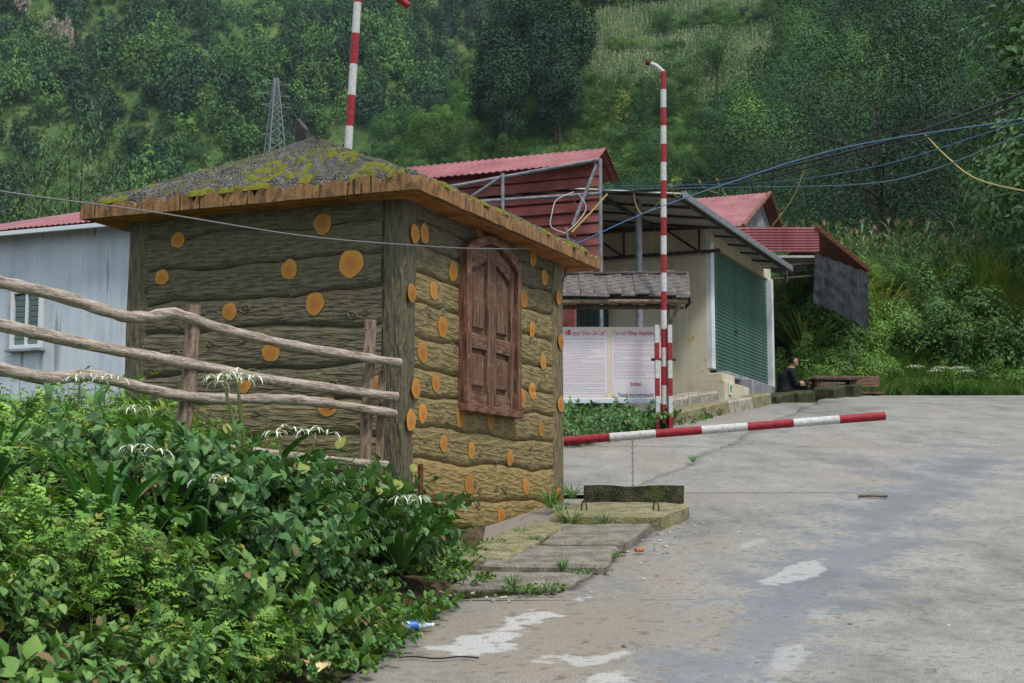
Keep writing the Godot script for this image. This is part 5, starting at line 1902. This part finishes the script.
func tree_proto(called: String, label: String, group: String, height: float, rad: Vector3, n: int, size: float, pal: Array, clumps: int, mat: Material) -> Node3D:
	var mb := MB.new()
	var cy := height - rad.y
	crown_leaves(mb, n, rad, Vector3(0, cy, 0), size, pal, clumps)
	var tr := MB.new()
	var top := Vector3(rf(-0.3, 0.3), cy + rad.y * 0.3, rf(-0.3, 0.3))
	tr.tube(PackedVector3Array([Vector3(0, -0.6, 0), Vector3(rf(-0.1, 0.1), cy * 0.4, rf(-0.1, 0.1)), top]), PackedFloat32Array([height * 0.022, height * 0.016, height * 0.006]), 7)
	for k in 6:
		var an := TAU * k / 6.0 + rf(-0.4, 0.4)
		var b := Vector3(0, cy * rf(0.45, 0.85), 0)
		var e := Vector3(cos(an) * rad.x * 0.65, cy + rad.y * rf(-0.3, 0.5), sin(an) * rad.z * 0.65)
		tr.tube(PackedVector3Array([b, b.lerp(e, 0.5) + Vector3(0, 0.2, 0), e]), PackedFloat32Array([height * 0.009, height * 0.006, height * 0.002]), 5)
	return plant_proto(called, [mb.done(), tr.done()], [mat, M.bark], ["crown", "trunk"], label, "tree", group)

func bamboo_proto(label: String, group: String) -> Node3D:
	var lv := MB.new()
	var st := MB.new()
	var pal := [Color(0.05, 0.1, 0.045), Color(0.08, 0.14, 0.06), Color(0.12, 0.19, 0.09)]
	for s in 16:
		var an := rf(0, TAU)
		var out := Vector3(cos(an), 0, sin(an))
		var p := out * rf(0.1, 0.8)
		var dir := (Vector3.UP * 2.2 + out * rf(0.1, 0.9)).normalized()
		var path := PackedVector3Array([p])
		var h := rf(7.0, 10.5)
		for k in 10:
			p += dir * h / 10.0
			path.append(p)
			dir = (dir + out * 0.05 - Vector3.UP * 0.028 * k).normalized()
		st.tube(path, PackedFloat32Array([0.05, 0.05, 0.045, 0.04, 0.035, 0.03, 0.025, 0.02, 0.015, 0.01, 0.005]), 5, false)
		for k in 420:
			var u := rf(0.35, 1.0)
			var fi := clampf(u * 10.0, 0.0, 9.999)
			var q := path[int(fi)].lerp(path[int(fi) + 1], fi - int(fi)) + Vector3(rf(-0.6, 0.6), rf(-0.5, 0.3), rf(-0.6, 0.6))
			var d := Vector3(rf(-1, 1), rf(-1.2, 0.1), rf(-1, 1)).normalized()
			lv.col = pick(pal)
			lv.leaf(q, d, Vector3(rf(-0.5, 0.5), 1, rf(-0.5, 0.5)).normalized(), rf(0.16, 0.3), rf(0.03, 0.05), 0.3)
	return plant_proto("bamboo_clump", [lv.done(), st.done()], [M.leaf_far, M.stem], ["crown", "culms"], label, "bamboo", group)

func corn_mesh(pal: Array, tassel: Color) -> ArrayMesh:
	var mb := MB.new()
	mb.col = Color(0.12, 0.17, 0.06)
	mb.tube(PackedVector3Array([Vector3(0, -0.1, 0), Vector3(0.02, 1.0, 0), Vector3(0, 1.95, 0.02)]), PackedFloat32Array([0.018, 0.014, 0.006]), 4, false)
	for k in 10:
		var an := PI * k + rf(-0.7, 0.7)
		mb.col = pick(pal)
		mb.strap(Vector3(0, 0.25 + 0.16 * k, 0), (Vector3(cos(an), 1.5, sin(an))).normalized(), rf(0.6, 0.85), 0.075, rf(1.6, 2.6), 5)
	mb.col = tassel
	for k in 7:
		var an := rf(0, TAU)
		mb.strap(Vector3(0, 1.9, 0), Vector3(cos(an) * 0.4, 1.0, sin(an) * 0.4).normalized(), rf(0.22, 0.34), 0.02, 0.6, 3)
	return mb.done()

func tuft_mesh(n: int, len: float, wid: float, pal: Array, sag: float) -> ArrayMesh:
	var mb := MB.new()
	for k in n:
		var an := rf(0, TAU)
		var out := Vector3(cos(an), 0, sin(an))
		mb.col = pick(pal)
		mb.strap(out * rf(0.0, 0.12) * len, (Vector3.UP * rf(0.8, 2.2) + out).normalized(), len * rf(0.6, 1.1), wid, sag * rf(0.6, 1.4), 4)
	return mb.done()

func scatter(called: String, mesh: Mesh, m: Material, xfs: Array, cols: Array, label: String) -> void:
	var mm := MultiMesh.new()
	mm.transform_format = MultiMesh.TRANSFORM_3D
	mm.use_colors = true
	mm.mesh = mesh
	mm.instance_count = xfs.size()
	for k in xfs.size():
		mm.set_instance_transform(k, xfs[k])
		mm.set_instance_color(k, cols[k])
	var o := MultiMeshInstance3D.new()
	o.name = numbered(called)
	o.multimesh = mm
	o.material_override = m
	add_child(o, true)
	tag(o, label, called.replace("_", " "), "", "stuff")

func spin(at: Vector3, s: float, sy := 1.0) -> Transform3D:
	return Transform3D(Basis(Vector3.UP, rf(0, TAU)).scaled(Vector3(s, s * sy, s)), at)

func tint_of(a: Color, b: Color, t: float) -> Color:
	var c := a.lerp(b, clampf(t, 0.0, 1.0))
	var k := rf(0.7, 1.25)
	return Color(c.r * k, c.g * k, c.b * k)

func build_hill_plants() -> void:
	var grey := [Color(0.75, 0.75, 0.75), Color(0.9, 0.95, 0.85), Color(1.05, 1.0, 0.8)]
	# crowns of white-ish leaf tones that each copy's own colour tints
	var crowns := []
	for k in 6:
		var mb := MB.new()
		var r := Vector3(0.5, rf(0.45, 0.75), 0.5)
		crown_leaves(mb, 520, r, Vector3(0, r.y * 0.9, 0), 0.13, grey, 16 + k * 2)
		crowns.append(mb.done())
	var fine_crowns := []
	for k in 4:
		var mb := MB.new()
		var r := Vector3(0.5, rf(0.45, 0.7), 0.5)
		crown_leaves(mb, 5200, r, Vector3(0, r.y * 0.9, 0), 0.03, grey, 12 + k * 3)
		fine_crowns.append(mb.done())
	var deep := Color(0.026, 0.066, 0.034)
	var blue := Color(0.036, 0.088, 0.048)
	var mid := Color(0.065, 0.15, 0.045)
	var bright := Color(0.13, 0.25, 0.06)
	var lists := [[], [], [], [], [], []]
	var cols := [[], [], [], [], [], []]
	var count := 0
	# far wooded side
	for k in 8000:
		var d := rf(235.0, 600.0)
		var x := rf(-0.43, 0.16) * d
		var h := land(x, d)
		if h < 5.0 or 0.55 * (d - 110.0) > h + 6.0 and x > ridge_left(d):
			continue
		var z := fn.get_noise_2d(x * 1.1 + 300.0, d * 1.1)
		if z > 0.34 and rng.randf() < 0.6:
			continue
		if d < 372.0 and x / d < -0.27 and rng.randf() < 0.7:
			continue
		var s := rf(4.0, 8.5) * (1.0 - 0.35 * smoothstep(0.05, 0.35, z))
		if z > 0.2:
			s *= 0.6
		var v := rng.randi() % 6
		lists[v].append(spin(Vector3(x, h - 0.5, -d), s, rf(0.9, 1.5)))
		var stand_here: Array = [deep, blue, blue, mid] if fn.get_noise_2d(x * 1.7 - 500.0, d * 1.7) < 0.04 else [mid, mid, bright, bright]
		cols[v].append(tint_of(stand_here[rng.randi() % 4], mid, rf(0.0, 0.3)))
	for v in 6:
		scatter("forest", crowns[v], M.leaf_far, lists[v], cols[v], "dense green forest covering the far valley side")
	# mixed wood low on the nearer side, dark wood above it
	for stand in 2:
		lists = [[], [], [], []]
		cols = [[], [], [], []]
		var kinds := [mid, blue, mid, bright, deep] if stand == 0 else [deep, deep, blue, blue, mid]
		for k in (520 if stand == 0 else 900):
			var d := rf(118.0, 190.0) if stand == 0 else rf(182.0, 330.0)
			var az := rf(0.12, 0.46)
			var edge := fn.get_noise_2d(az * 900.0, d * 0.9 + 700.0)
			if az < (0.17 if stand == 0 else 0.2) + edge * 0.09:
				continue
			var x := az * d
			var s := rf(4.0, 7.5) + pow(rng.randf(), 2.0) * (4.0 if stand == 0 else 7.0)
			var v := rng.randi() % 4
			lists[v].append(spin(Vector3(x, land(x, d) - 0.6, -d), s, rf(0.85, 1.45)))
			cols[v].append(tint_of(kinds[rng.randi() % 5], kinds[rng.randi() % 5], rf(0.0, 0.35)))
		for v in 4:
			scatter("forest", fine_crowns[v], M.leaf_far, lists[v], cols[v], ["mixed green wood low on the nearer slope", "dark wood high on the nearer slope"][stand])
	# shrubs on the open nearer slope
	var sl := [[], []]
	var sc := [[], []]
	for k in 2300:
		var d := rf(112.0, 320.0)
		var x := rf(-0.09, 0.24) * d
		if x < ridge_left(d) - 6.0 or in_corn(x, d):
			continue
		var z := fn.get_noise_2d(x * 2.0 + 20.0, d * 2.0)
		if z < -0.02 and rng.randf() < 0.6:
			continue
		var s := rf(1.4, 3.2) + pow(rng.randf(), 3.0) * 3.5
		var v := rng.randi() % 2
		sl[v].append(spin(Vector3(x, land(x, d) - 0.3, -d), s, rf(0.6, 1.0)))
		sc[v].append(tint_of([blue, mid, bright, bright, bright][rng.randi() % 5], mid, rf(0.0, 0.5)))
	for v in 2:
		scatter("shrubbery", fine_crowns[v], M.leaf_far, sl[v], sc[v], "low shrubs over the open slope below the maize fields")
	# rough grass
	var tuft := tuft_mesh(16, 0.8, 0.05, grey, 1.2)
	var gx := []
	var gc := []
	for k in 16000:
		var d := rf(112.0, 330.0)
		var x := rf(-0.1, 0.2) * d
		if x < ridge_left(d) - 8.0 or in_corn(x, d):
			continue
		gx.append(spin(Vector3(x, land(x, d) - 0.2, -d), rf(1.0, 1.9), rf(0.5, 0.9)))
		gc.append(tint_of(Color(0.12, 0.23, 0.065), Color(0.2, 0.31, 0.11), rng.randf()))
	for k in 6000:
		var d := rf(300.0, 420.0)
		var x := rf(-0.4, -0.2) * d
		gx.append(spin(Vector3(x, land(x, d) - 0.3, -d), rf(1.2, 2.0), rf(0.4, 0.7)))
		gc.append(tint_of(Color(0.12, 0.19, 0.06), Color(0.2, 0.25, 0.11), rng.randf()))
	scatter("hill_grass", tuft, M.leaf_far, gx, gc, "rough grass on the open slope")
	# maize terraces
	var corn := corn_mesh([Color(0.21, 0.31, 0.17), Color(0.29, 0.39, 0.24), Color(0.36, 0.45, 0.3)], Color(0.45, 0.43, 0.31))
	var cx := []
	var cc := []
	var d := 170.0
	while d < 285.0:
		var x := ridge_left(d) + 2.0
		while x < ridge_left(d) + 62.0:
			var qx := x + rf(-0.2, 0.2)
			var qd := d + rf(-0.3, 0.3)
			if in_corn(qx, qd):
				cx.append(spin(Vector3(qx, land(qx, qd) - 0.4, -qd), rf(1.0, 1.4)))
				cc.append(tint_of(Color(0.85, 0.85, 0.85), Color(1, 1, 1), rng.randf()))
			x += 0.5
		d += 0.95
	scatter("maize_field", corn, M.leaf_far, cx, cc, "pale green maize rows on the terraces high on the slope")

func in_corn(x: float, d: float) -> bool:
	var u := x - ridge_left(d)
	var n := fn.get_noise_2d(x * 1.6, d * 1.6) * 9.0
	if u < 4.0 + n * 0.3 or u > 56.0 + n:
		return false
	# three terraces separated by grassy banks
	var v := d + n * 0.5 - u * 0.18
	return (v > 172.0 and v < 190.0 and u > 14.0) or (v > 194.0 and v < 214.0) or (v > 219.0 and v < 262.0)

func build_trees() -> void:
	var dark := [Color(0.018, 0.045, 0.026), Color(0.028, 0.062, 0.034), Color(0.04, 0.085, 0.042)]
	var mid := [Color(0.04, 0.1, 0.036), Color(0.07, 0.145, 0.046), Color(0.1, 0.19, 0.06)]
	var lite := [Color(0.093, 0.162, 0.028), Color(0.155, 0.230, 0.043), Color(0.217, 0.270, 0.057)]
	var td := tree_proto("dark_tree", "dark dense tree in the clump below the maize terraces", "dark trees in the ravine clump", 12.0, Vector3(3.4, 4.8, 3.4), 5000, 0.34, dark, 34, M.leaf_far)
	var tm := tree_proto("slope_tree", "mid-green rounded tree on the slope above the shop roofs", "rounded trees on the slope", 9.0, Vector3(3.6, 3.4, 3.6), 6500, 0.24, mid, 34, M.leaf_far)
	var tl := tree_proto("young_tree", "slim yellow-green young tree on the open slope", "slim young trees", 6.5, Vector3(1.4, 2.6, 1.4), 1500, 0.28, lite, 18, M.leaf_far)
	var tb := tree_proto("big_leaf_tree", "tree with large drooping leaves at the bend of the road", "large-leaved trees at the bend", 8.5, Vector3(3.0, 3.2, 3.0), 5000, 0.24, mid, 26, M.leaf)
	var ts := tree_proto("shade_tree", "very dark shady tree behind the bank at the bend", "shady trees at the bend", 10.0, Vector3(3.2, 4.4, 3.2), 14000, 0.11, dark, 40, M.leaf)
	# ravine clump
	for k in 34:
		var d := rf(158.0, 250.0)
		var x := rf(-0.014, 0.045) * d + (d - 158.0) * 0.02
		copy(td, ground_at(x, d) - Vector3(0, 0.6, 0), rf(0, TAU), rf(0.6, 1.15))
	# scattered over the nearer slope
	for q in [[24, 128, 1.0], [31, 131, 1.2], [36, 150, 1.3], [29, 160, 1.0], [42, 140, 1.3], [47, 165, 1.4], [20, 175, 0.8], [26, 185, 0.9], [52, 150, 1.3], [38, 190, 1.2], [57, 175, 1.5], [45, 205, 1.3], [22, 210, 0.7], [60, 200, 1.4], [33, 118, 1.1], [40, 116, 1.2], [46, 120, 1.3], [28, 115, 0.9], [21, 142, 0.75], [14, 150, 0.6], [17, 165, 0.7]]:
		copy(tm, ground_at(q[0], q[1]) - Vector3(0, 0.5, 0), rf(0, TAU), q[2])
	for q in [[20, 122, 1.0], [15, 135, 0.8], [23, 150, 0.9], [12, 160, 0.9], [29, 125, 1.1], [9, 200, 1.3], [12, 230, 1.2]]:
		copy(tl, ground_at(q[0], q[1]) - Vector3(0, 0.3, 0), rf(0, TAU), q[2])
	# wood close behind the bank at the bend
	for q in [[16.2, 42, 1.0], [18, 39.5, 0.95], [18.5, 46, 1.25], [20, 43, 1.2], [21, 40, 1.1], [19, 54, 1.25], [21, 50, 1.4], [24, 48, 1.4], [15.5, 60, 1.1], [25, 56, 1.5], [15.5, 62, 1.5], [20, 64, 1.6], [26, 66, 1.6], [12, 70, 1.2], [17, 76, 1.5]]:
		copy(ts, ground_at(q[0], q[1]) - Vector3(0, 0.6, 0), rf(0, TAU), q[2])
	for q in [[14.9, 37.4, 0.92], [16.2, 36.8, 1.1], [15.9, 40.0, 1.25]]:
		copy(tb, ground_at(q[0], q[1]) - Vector3(0, 0.4, 0), rf(0, TAU), q[2])
	# bamboo behind the pale house
	var bb := bamboo_proto("feathery bamboo clump standing behind the pale blue house", "bamboo behind the pale house")
	for q in [[-21.0, 60.0, 1.5], [-18.3, 62.0, 1.4], [-16.2, 64.0, 1.35], [-24.0, 63.0, 1.5], [-13.6, 68.0, 1.25]]:
		copy(bb, ground_at(q[0], q[1]) + Vector3(0, -0.3, 0), rf(0, TAU), q[2])
	# cliffs
	for q in [[-139.0, 440.0, 3.0, 5.0], [-135.5, 443.0, 2.2, 4.0], [-123.0, 428.0, 1.8, 3.2], [-150.0, 446.0, 2.0, 3.0]]:
		var mb := MB.new()
		var na := 14
		var nb := 9
		for jj in nb + 1:
			var v := PI * jj / nb
			for ii in na:
				var u := TAU * ii / na
				var p := Vector3(sin(v) * cos(u), cos(v), sin(v) * sin(u))
				var w := 1.0 + fn.get_noise_3d(p.x * 60.0 + q[0], p.y * 60.0, p.z * 60.0) * 1.1
				mb.vert(Vector3(p.x * q[2] * w, p.y * q[3] * w, p.z * 2.0 * w))
		for jj in nb:
			for ii in na:
				var k := (ii + 1) % na
				mb.q(jj * na + ii, jj * na + k, (jj + 1) * na + k, (jj + 1) * na + ii)
		one("rock_outcrop", mb.done(false), M.cliff, "pale bare rock face showing through the hillside forest", "rock", ground_at(q[0], q[1]) + Vector3(0, 2.5, 1.5), "bare rock faces in the forest")
	for o in [td, tm, tl, tb, ts, bb]:
		o.free()

func build_near_plants() -> void:
	var vine_pal := [Color(0.049, 0.130, 0.040), Color(0.079, 0.182, 0.055), Color(0.139, 0.244, 0.082)]
	var mug_pal := [Color(0.100, 0.229, 0.040), Color(0.157, 0.305, 0.047), Color(0.236, 0.396, 0.069)]
	var broad_pal := [Color(0.059, 0.152, 0.034), Color(0.100, 0.214, 0.047), Color(0.176, 0.290, 0.069)]
	var vines := []
	var mugs := []
	var broads := []
	var covers := []
	var nm := ["leaves", "stems"]
	var mt := [M.leaf, M.stem]
	for k in 3:
		vines.append(plant_proto("creeper_bush", sprig_plant(54, 0.3, 0.6, 0.9, 18, 0.062, 0.047, vine_pal, 0.9, 0, 0.9), mt, nm, "dark green creeper bush with heart-shaped leaves on the bank below the hut", "bush", "creeper bushes on the bank"))
		mugs.append(plant_proto("feathery_weed", sprig_plant(34, 0.26, 0.62, 0.55, 14, 0.09, 0.017, mug_pal, 0.4, 3, 0.3), mt, nm, "bright green feathery-leaved weed clump on the bank below the fence", "weed", "feathery weeds on the bank"))
		broads.append(plant_proto("leafy_shrub", sprig_plant(44, 0.28, 0.5, 0.7, 18, 0.062, 0.036, broad_pal, 0.6, 0, 0.5), mt, nm, "leafy green shrub with broad pointed leaves on the bank", "shrub", "broad-leaved shrubs on the bank"))
		covers.append(plant_proto("ground_creeper", sprig_plant(30, 0.26, 0.2, 1.5, 12, 0.045, 0.034, broad_pal, 0.5, 0, 0.6), mt, nm, "low small-leaved creeper spreading at the road edge", "creeper", "low creepers at the road edge"))
	var d := 4.9
	while d < 10.1:
		var x := road_edge(d) - 0.3
		while x > -0.36 * d - 0.5:
			var qx := x + rf(-0.14, 0.14)
			var qd := d + rf(-0.14, 0.14)
			var u := road_edge(qd) - qx
			# not inside the hut
			var loc := Vector3(qx, 0, -qd) - Vector3(HUT.x, 0, HUT.z)
			var lx := loc.x * 0.3867 - loc.z * 0.9222
			var lz := loc.x * 0.9222 + loc.z * 0.3867
			if (lx > -0.22 and lz < 0.15) or (qd > 8.1 and u < 0.82):
				x -= 0.33
				continue
			var n := fn.get_noise_2d(qx * 22.0, qd * 22.0)
			var s := rf(0.75, 1.2)
			var src: Node3D
			if u < 0.4:
				src = covers[rng.randi() % 3]
				s *= 1.1
			elif qd > 7.3 and u < 1.35 + n * 0.6:
				src = vines[rng.randi() % 3]
				s *= 0.5 + 0.85 * smoothstep(0.3, 1.2, u)
			elif n > -0.06 and qd > 5.8:
				src = mugs[rng.randi() % 3]
				s *= 0.9
			elif n < -0.2:
				src = covers[rng.randi() % 3]
				s *= 1.5
			else:
				src = broads[rng.randi() % 3]
			copy(src, ground_at(qx, qd) - Vector3(0, 0.03, 0), rf(0, TAU), s)
			x -= 0.3
		d += 0.3
	# weeds round the hut foot and the slabs
	for q in [[-0.5, 8.9, 0.8], [-0.42, 9.25, 0.7], [-0.3, 9.5, 0.55], [-0.5, 9.5, 0.8], [-0.12, 9.95, 0.4], [0.06, 10.45, 0.35], [-0.3, 8.6, 0.6], [0.2, 8.33, 0.35], [0.05, 8.3, 0.3], [0.4, 8.9, 0.25], [0.62, 9.5, 0.25]]:
		copy(covers[rng.randi() % 3], Vector3(q[0], road_y(q[1]) + 0.02, -q[1]), rf(0, TAU), q[2], "small weed patch growing beside the drain covers", "weed patches among the slabs")
	var gp := [Color(0.08, 0.2, 0.04), Color(0.12, 0.25, 0.05)]
	var tuft := plant_proto("grass_tuft", [tuft_mesh(60, 0.2, 0.006, gp, 1.3)], [M.leaf], ["blades"], "small bright grass tuft growing between the slabs", "grass", "grass tufts between the slabs")
	for q in [[0.36, 11.2, 1.0], [0.42, 10.85, 0.9], [0.3, 11.9, 1.2], [0.66, 10.84, 0.8], [0.5, 12.5, 0.9], [0.0, 8.36, 0.6], [0.3, 9.0, 0.5], [0.15, 10.0, 0.5], [1.9, 15.8, 0.6]]:
		copy(tuft, Vector3(q[0], road_y(q[1]) + 0.03, -q[1]), rf(0, TAU), q[2])
	# white spider lilies
	var l1 := lily_proto(18, 0.62, 0.06, 1.1, 2, "white spider lily with broad arching leaves among the bushes", "spider lilies in the bank")
	var l2 := lily_proto(16, 0.55, 0.05, 1.5, 1, "white spider lily with broad arching leaves among the bushes", "spider lilies in the bank")
	var l3 := lily_proto(22, 0.5, 0.035, 2.4, 0, "upright narrow-leaved lily clump without flowers", "flowerless lily clumps")
	var l4 := lily_proto(20, 0.6, 0.055, 1.3, 0, "flowerless lily clump", "flowerless lily clumps")
	for q in [[-1.42, 8.1, 1.2, 0], [-1.62, 6.95, 1.0, 1], [-1.42, 6.9, 0.95, 1], [-0.62, 8.45, 0.95, 1], [-0.95, 8.3, 1.1, 1], [-2.3, 7.9, 0.8, 0], [-2.0, 8.1, 0.8, 1], [-1.2, 7.7, 0.95, 0]]:
		copy(l1 if q[3] == 0 else l2, ground_at(q[0], q[1]) + Vector3(0, 0.13, 0), rf(0, TAU), q[2])
	for q in [[-1.75, 6.5, 1.1], [-2.25, 6.4, 1.0], [-1.9, 6.9, 0.8]]:
		copy(l3, ground_at(q[0], q[1]) + Vector3(0, 0.1, 0), rf(0, TAU), q[2])
	for k in 44:
		var qd := rf(9.4, 13.0)
		var qx := rf(-0.37, -0.27) * qd - 0.1
		if k % 3 == 0:
			copy(l2, ground_at(qx, qd), rf(0, TAU), rf(0.75, 0.95), "white spider lily in the bed between the fence and the pale house", "spider lilies behind the fence")
		else:
			copy(l4, ground_at(qx, qd), rf(0, TAU), rf(0.85, 1.25), "flowerless lily clump in the bed between the fence and the pale house", "flowerless lilies behind the fence")
	# weeds under the notice board and beside the apron
	for k in 34:
		var qd := rf(17.9, 20.8)
		var qx := far_edge(qd) - rf(-0.1, 1.4)
		copy(vines[k % 3], Vector3(qx, road_y(qd) - 0.02, -qd), rf(0, TAU), rf(0.6, 1.1), "dark creeper bush growing under the notice board", "creepers under the notice board")
	for k in 16:
		var qd := rf(18.0, 24.0)
		copy(covers[k % 3], Vector3(far_edge(qd) + rf(-0.2, 0.15), road_y(qd), -qd), rf(0, TAU), rf(0.7, 1.2), "low weed patch along the far edge of the apron", "weeds along the apron edge")
	# the overgrown bank at the bend
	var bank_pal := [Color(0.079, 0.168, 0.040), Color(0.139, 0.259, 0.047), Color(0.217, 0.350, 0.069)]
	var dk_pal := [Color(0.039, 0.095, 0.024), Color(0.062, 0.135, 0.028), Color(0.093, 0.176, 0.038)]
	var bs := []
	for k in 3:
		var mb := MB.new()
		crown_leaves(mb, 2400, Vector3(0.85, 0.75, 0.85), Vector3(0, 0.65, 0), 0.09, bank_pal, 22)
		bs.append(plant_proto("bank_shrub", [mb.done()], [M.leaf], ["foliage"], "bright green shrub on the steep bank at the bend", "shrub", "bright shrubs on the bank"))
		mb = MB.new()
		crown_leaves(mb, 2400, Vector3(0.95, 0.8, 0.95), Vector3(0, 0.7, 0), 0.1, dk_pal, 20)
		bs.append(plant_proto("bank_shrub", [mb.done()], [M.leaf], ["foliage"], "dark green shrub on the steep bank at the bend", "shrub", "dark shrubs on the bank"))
	var tall := []
	for k in 2:
		tall.append(plant_proto("reed_clump", [tuft_mesh(70, 1.5, 0.03, [Color(0.124, 0.230, 0.038), Color(0.202, 0.311, 0.067), Color(0.310, 0.324, 0.095)], 1.5)], [M.leaf], ["blades"], "tall arching reed grass clump on the steep bank", "reed grass", "reed grass on the bank"))
	for k in 230:
		var qx := rf(5.6, 17.0)
		var foot := 33.6 + (qx - 7.0) * 0.35 if qx > 7.0 else 33.6 + (7.0 - qx) * 1.2
		var b := pow(rng.randf(), 0.8) * (6.4 if qx < 13.0 else 8.5)
		var qd := foot + b + 0.2
		var z := fn.get_noise_2d(qx * 14.0, qd * 14.0 + 60.0)
		var p := ground_at(qx, qd) - Vector3(0, 0.15, 0)
		if z > 0.0 and b > 1.5:
			copy(tall[k % 2], p, rf(0, TAU), rf(0.8, 1.2) * lerpf(1.0, 0.35, smoothstep(2.5, 5.5, b) if qx < 13.0 else 0.0))
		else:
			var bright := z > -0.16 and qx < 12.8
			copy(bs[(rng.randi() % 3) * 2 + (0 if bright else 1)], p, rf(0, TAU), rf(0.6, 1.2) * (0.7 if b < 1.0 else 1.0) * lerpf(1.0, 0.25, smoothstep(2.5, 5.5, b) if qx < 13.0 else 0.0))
	# behind the shop's far corner
	for k in 26:
		var qx := rf(5.3, 8.5)
		var qd := rf(35.0, 38.5)
		copy(bs[(k % 3) * 2 + (k % 2)], ground_at(qx, qd) - Vector3(0, 0.2, 0), rf(0, TAU), rf(0.5, 0.8))
	# maize above the bank
	var corn := plant_proto("maize_plant", [corn_mesh([Color(0.08, 0.17, 0.07), Color(0.12, 0.22, 0.1), Color(0.17, 0.27, 0.14)], Color(0.3, 0.22, 0.13))], [M.leaf], ["plant"], "tall maize plant in the patch above the bank", "maize", "maize patch above the bank")
	for i in 9:
		for j in 18:
			var qx := 7.6 + j * 0.36 + rf(-0.12, 0.12) + i * 0.12
			var qd := 42.6 + i * 0.75 + rf(-0.2, 0.2)
			copy(corn, ground_at(qx, qd) - Vector3(0, 0.05, 0), rf(0, TAU), rf(0.78, 0.95))
	# white lilies at the foot of the bank
	for q in [[9.6, 33.9], [10.1, 34.1], [9.85, 34.4], [10.5, 34.3], [9.3, 34.2]]:
		copy(l1, ground_at(q[0], q[1]), rf(0, TAU), rf(0.9, 1.1), "white lily flowering at the foot of the bank by the bend", "lilies at the bend")
	# verge grass along the far road edge
	var vx := []
	var vc := []
	for k in 1500:
		var qx := rf(6.2, 16.0)
		var foot := 33.6 + (qx - 7.0) * 0.35 if qx > 7.0 else 33.6 + (7.0 - qx) * 1.2
		var qd := foot + rf(-0.5, 2.5)
		vx.append(spin(ground_at(qx, qd), rf(0.25, 0.7)))
		vc.append(tint_of(Color(0.09, 0.2, 0.04), Color(0.16, 0.28, 0.07), rng.randf()))
	scatter("grass", tuft_mesh(14, 1.0, 0.03, [Color(0.9, 0.9, 0.9), Color(1.1, 1.1, 1.0)], 1.3), M.leaf, vx, vc, "fresh grass along the foot of the bank")
	for list in [vines, mugs, broads, covers, bs, tall, [tuft, l1, l2, l3, l4, corn]]:
		for o in list:
			o.free()

# ------------------------------------------------------------------
func _ready() -> void:
	rng.seed = 20240611
	fn.seed = 77
	fn.frequency = 0.02
	fn.fractal_octaves = 3
	# camera
	var cam := Camera3D.new()
	cam.name = "camera"
	cam.fov = 25.66
	cam.near = 0.1
	cam.far = 2000.0
	cam.position = Vector3(0, 1.5, 0)
	cam.rotation_degrees = Vector3(6.43, 0, 0)
	add_child(cam)
	cam.current = true
	# sky, sun, exposure
	var env := Environment.new()
	var sky := Sky.new()
	var sm := ProceduralSkyMaterial.new()
	sm.sky_top_color = Color(0.84, 0.89, 0.95)
	sm.sky_horizon_color = Color(0.76, 0.82, 0.89)
	sm.ground_bottom_color = Color(0.25, 0.27, 0.24)
	sm.ground_horizon_color = Color(0.5, 0.53, 0.52)
	sm.sky_energy_multiplier = 0.85
	sky.sky_material = sm
	env.background_mode = Environment.BG_SKY
	env.sky = sky
	env.tonemap_mode = Environment.TONE_MAPPER_LINEAR
	env.tonemap_exposure = 2.1
	env.sdfgi_enabled = true
	env.ssao_enabled = true
	env.ssil_enabled = true
	env.fog_enabled = true
	env.fog_density = 0.00009
	env.fog_light_color = Color(0.75, 0.82, 0.88)
	var we := WorldEnvironment.new()
	we.name = "environment"
	we.environment = env
	add_child(we)
	var sun := DirectionalLight3D.new()
	sun.name = "sun"
	sun.light_energy = 0.5
	sun.light_angular_distance = 10.0
	sun.light_color = Color(1.0, 0.98, 0.95)
	sun.shadow_enabled = true
	sun.rotation_degrees = Vector3(-58, 35, 0)
	add_child(sun)
	make_materials()
	build_land()
	build_road()
	build_hut()
	build_covers()
	build_fence()
	build_barriers()
	build_sign()
	build_shop()
	build_white_house()
	build_terrace()
	build_person()
	build_pylon()
	build_cables()
	build_trees()
	build_near_plants()
	build_hill_plants()
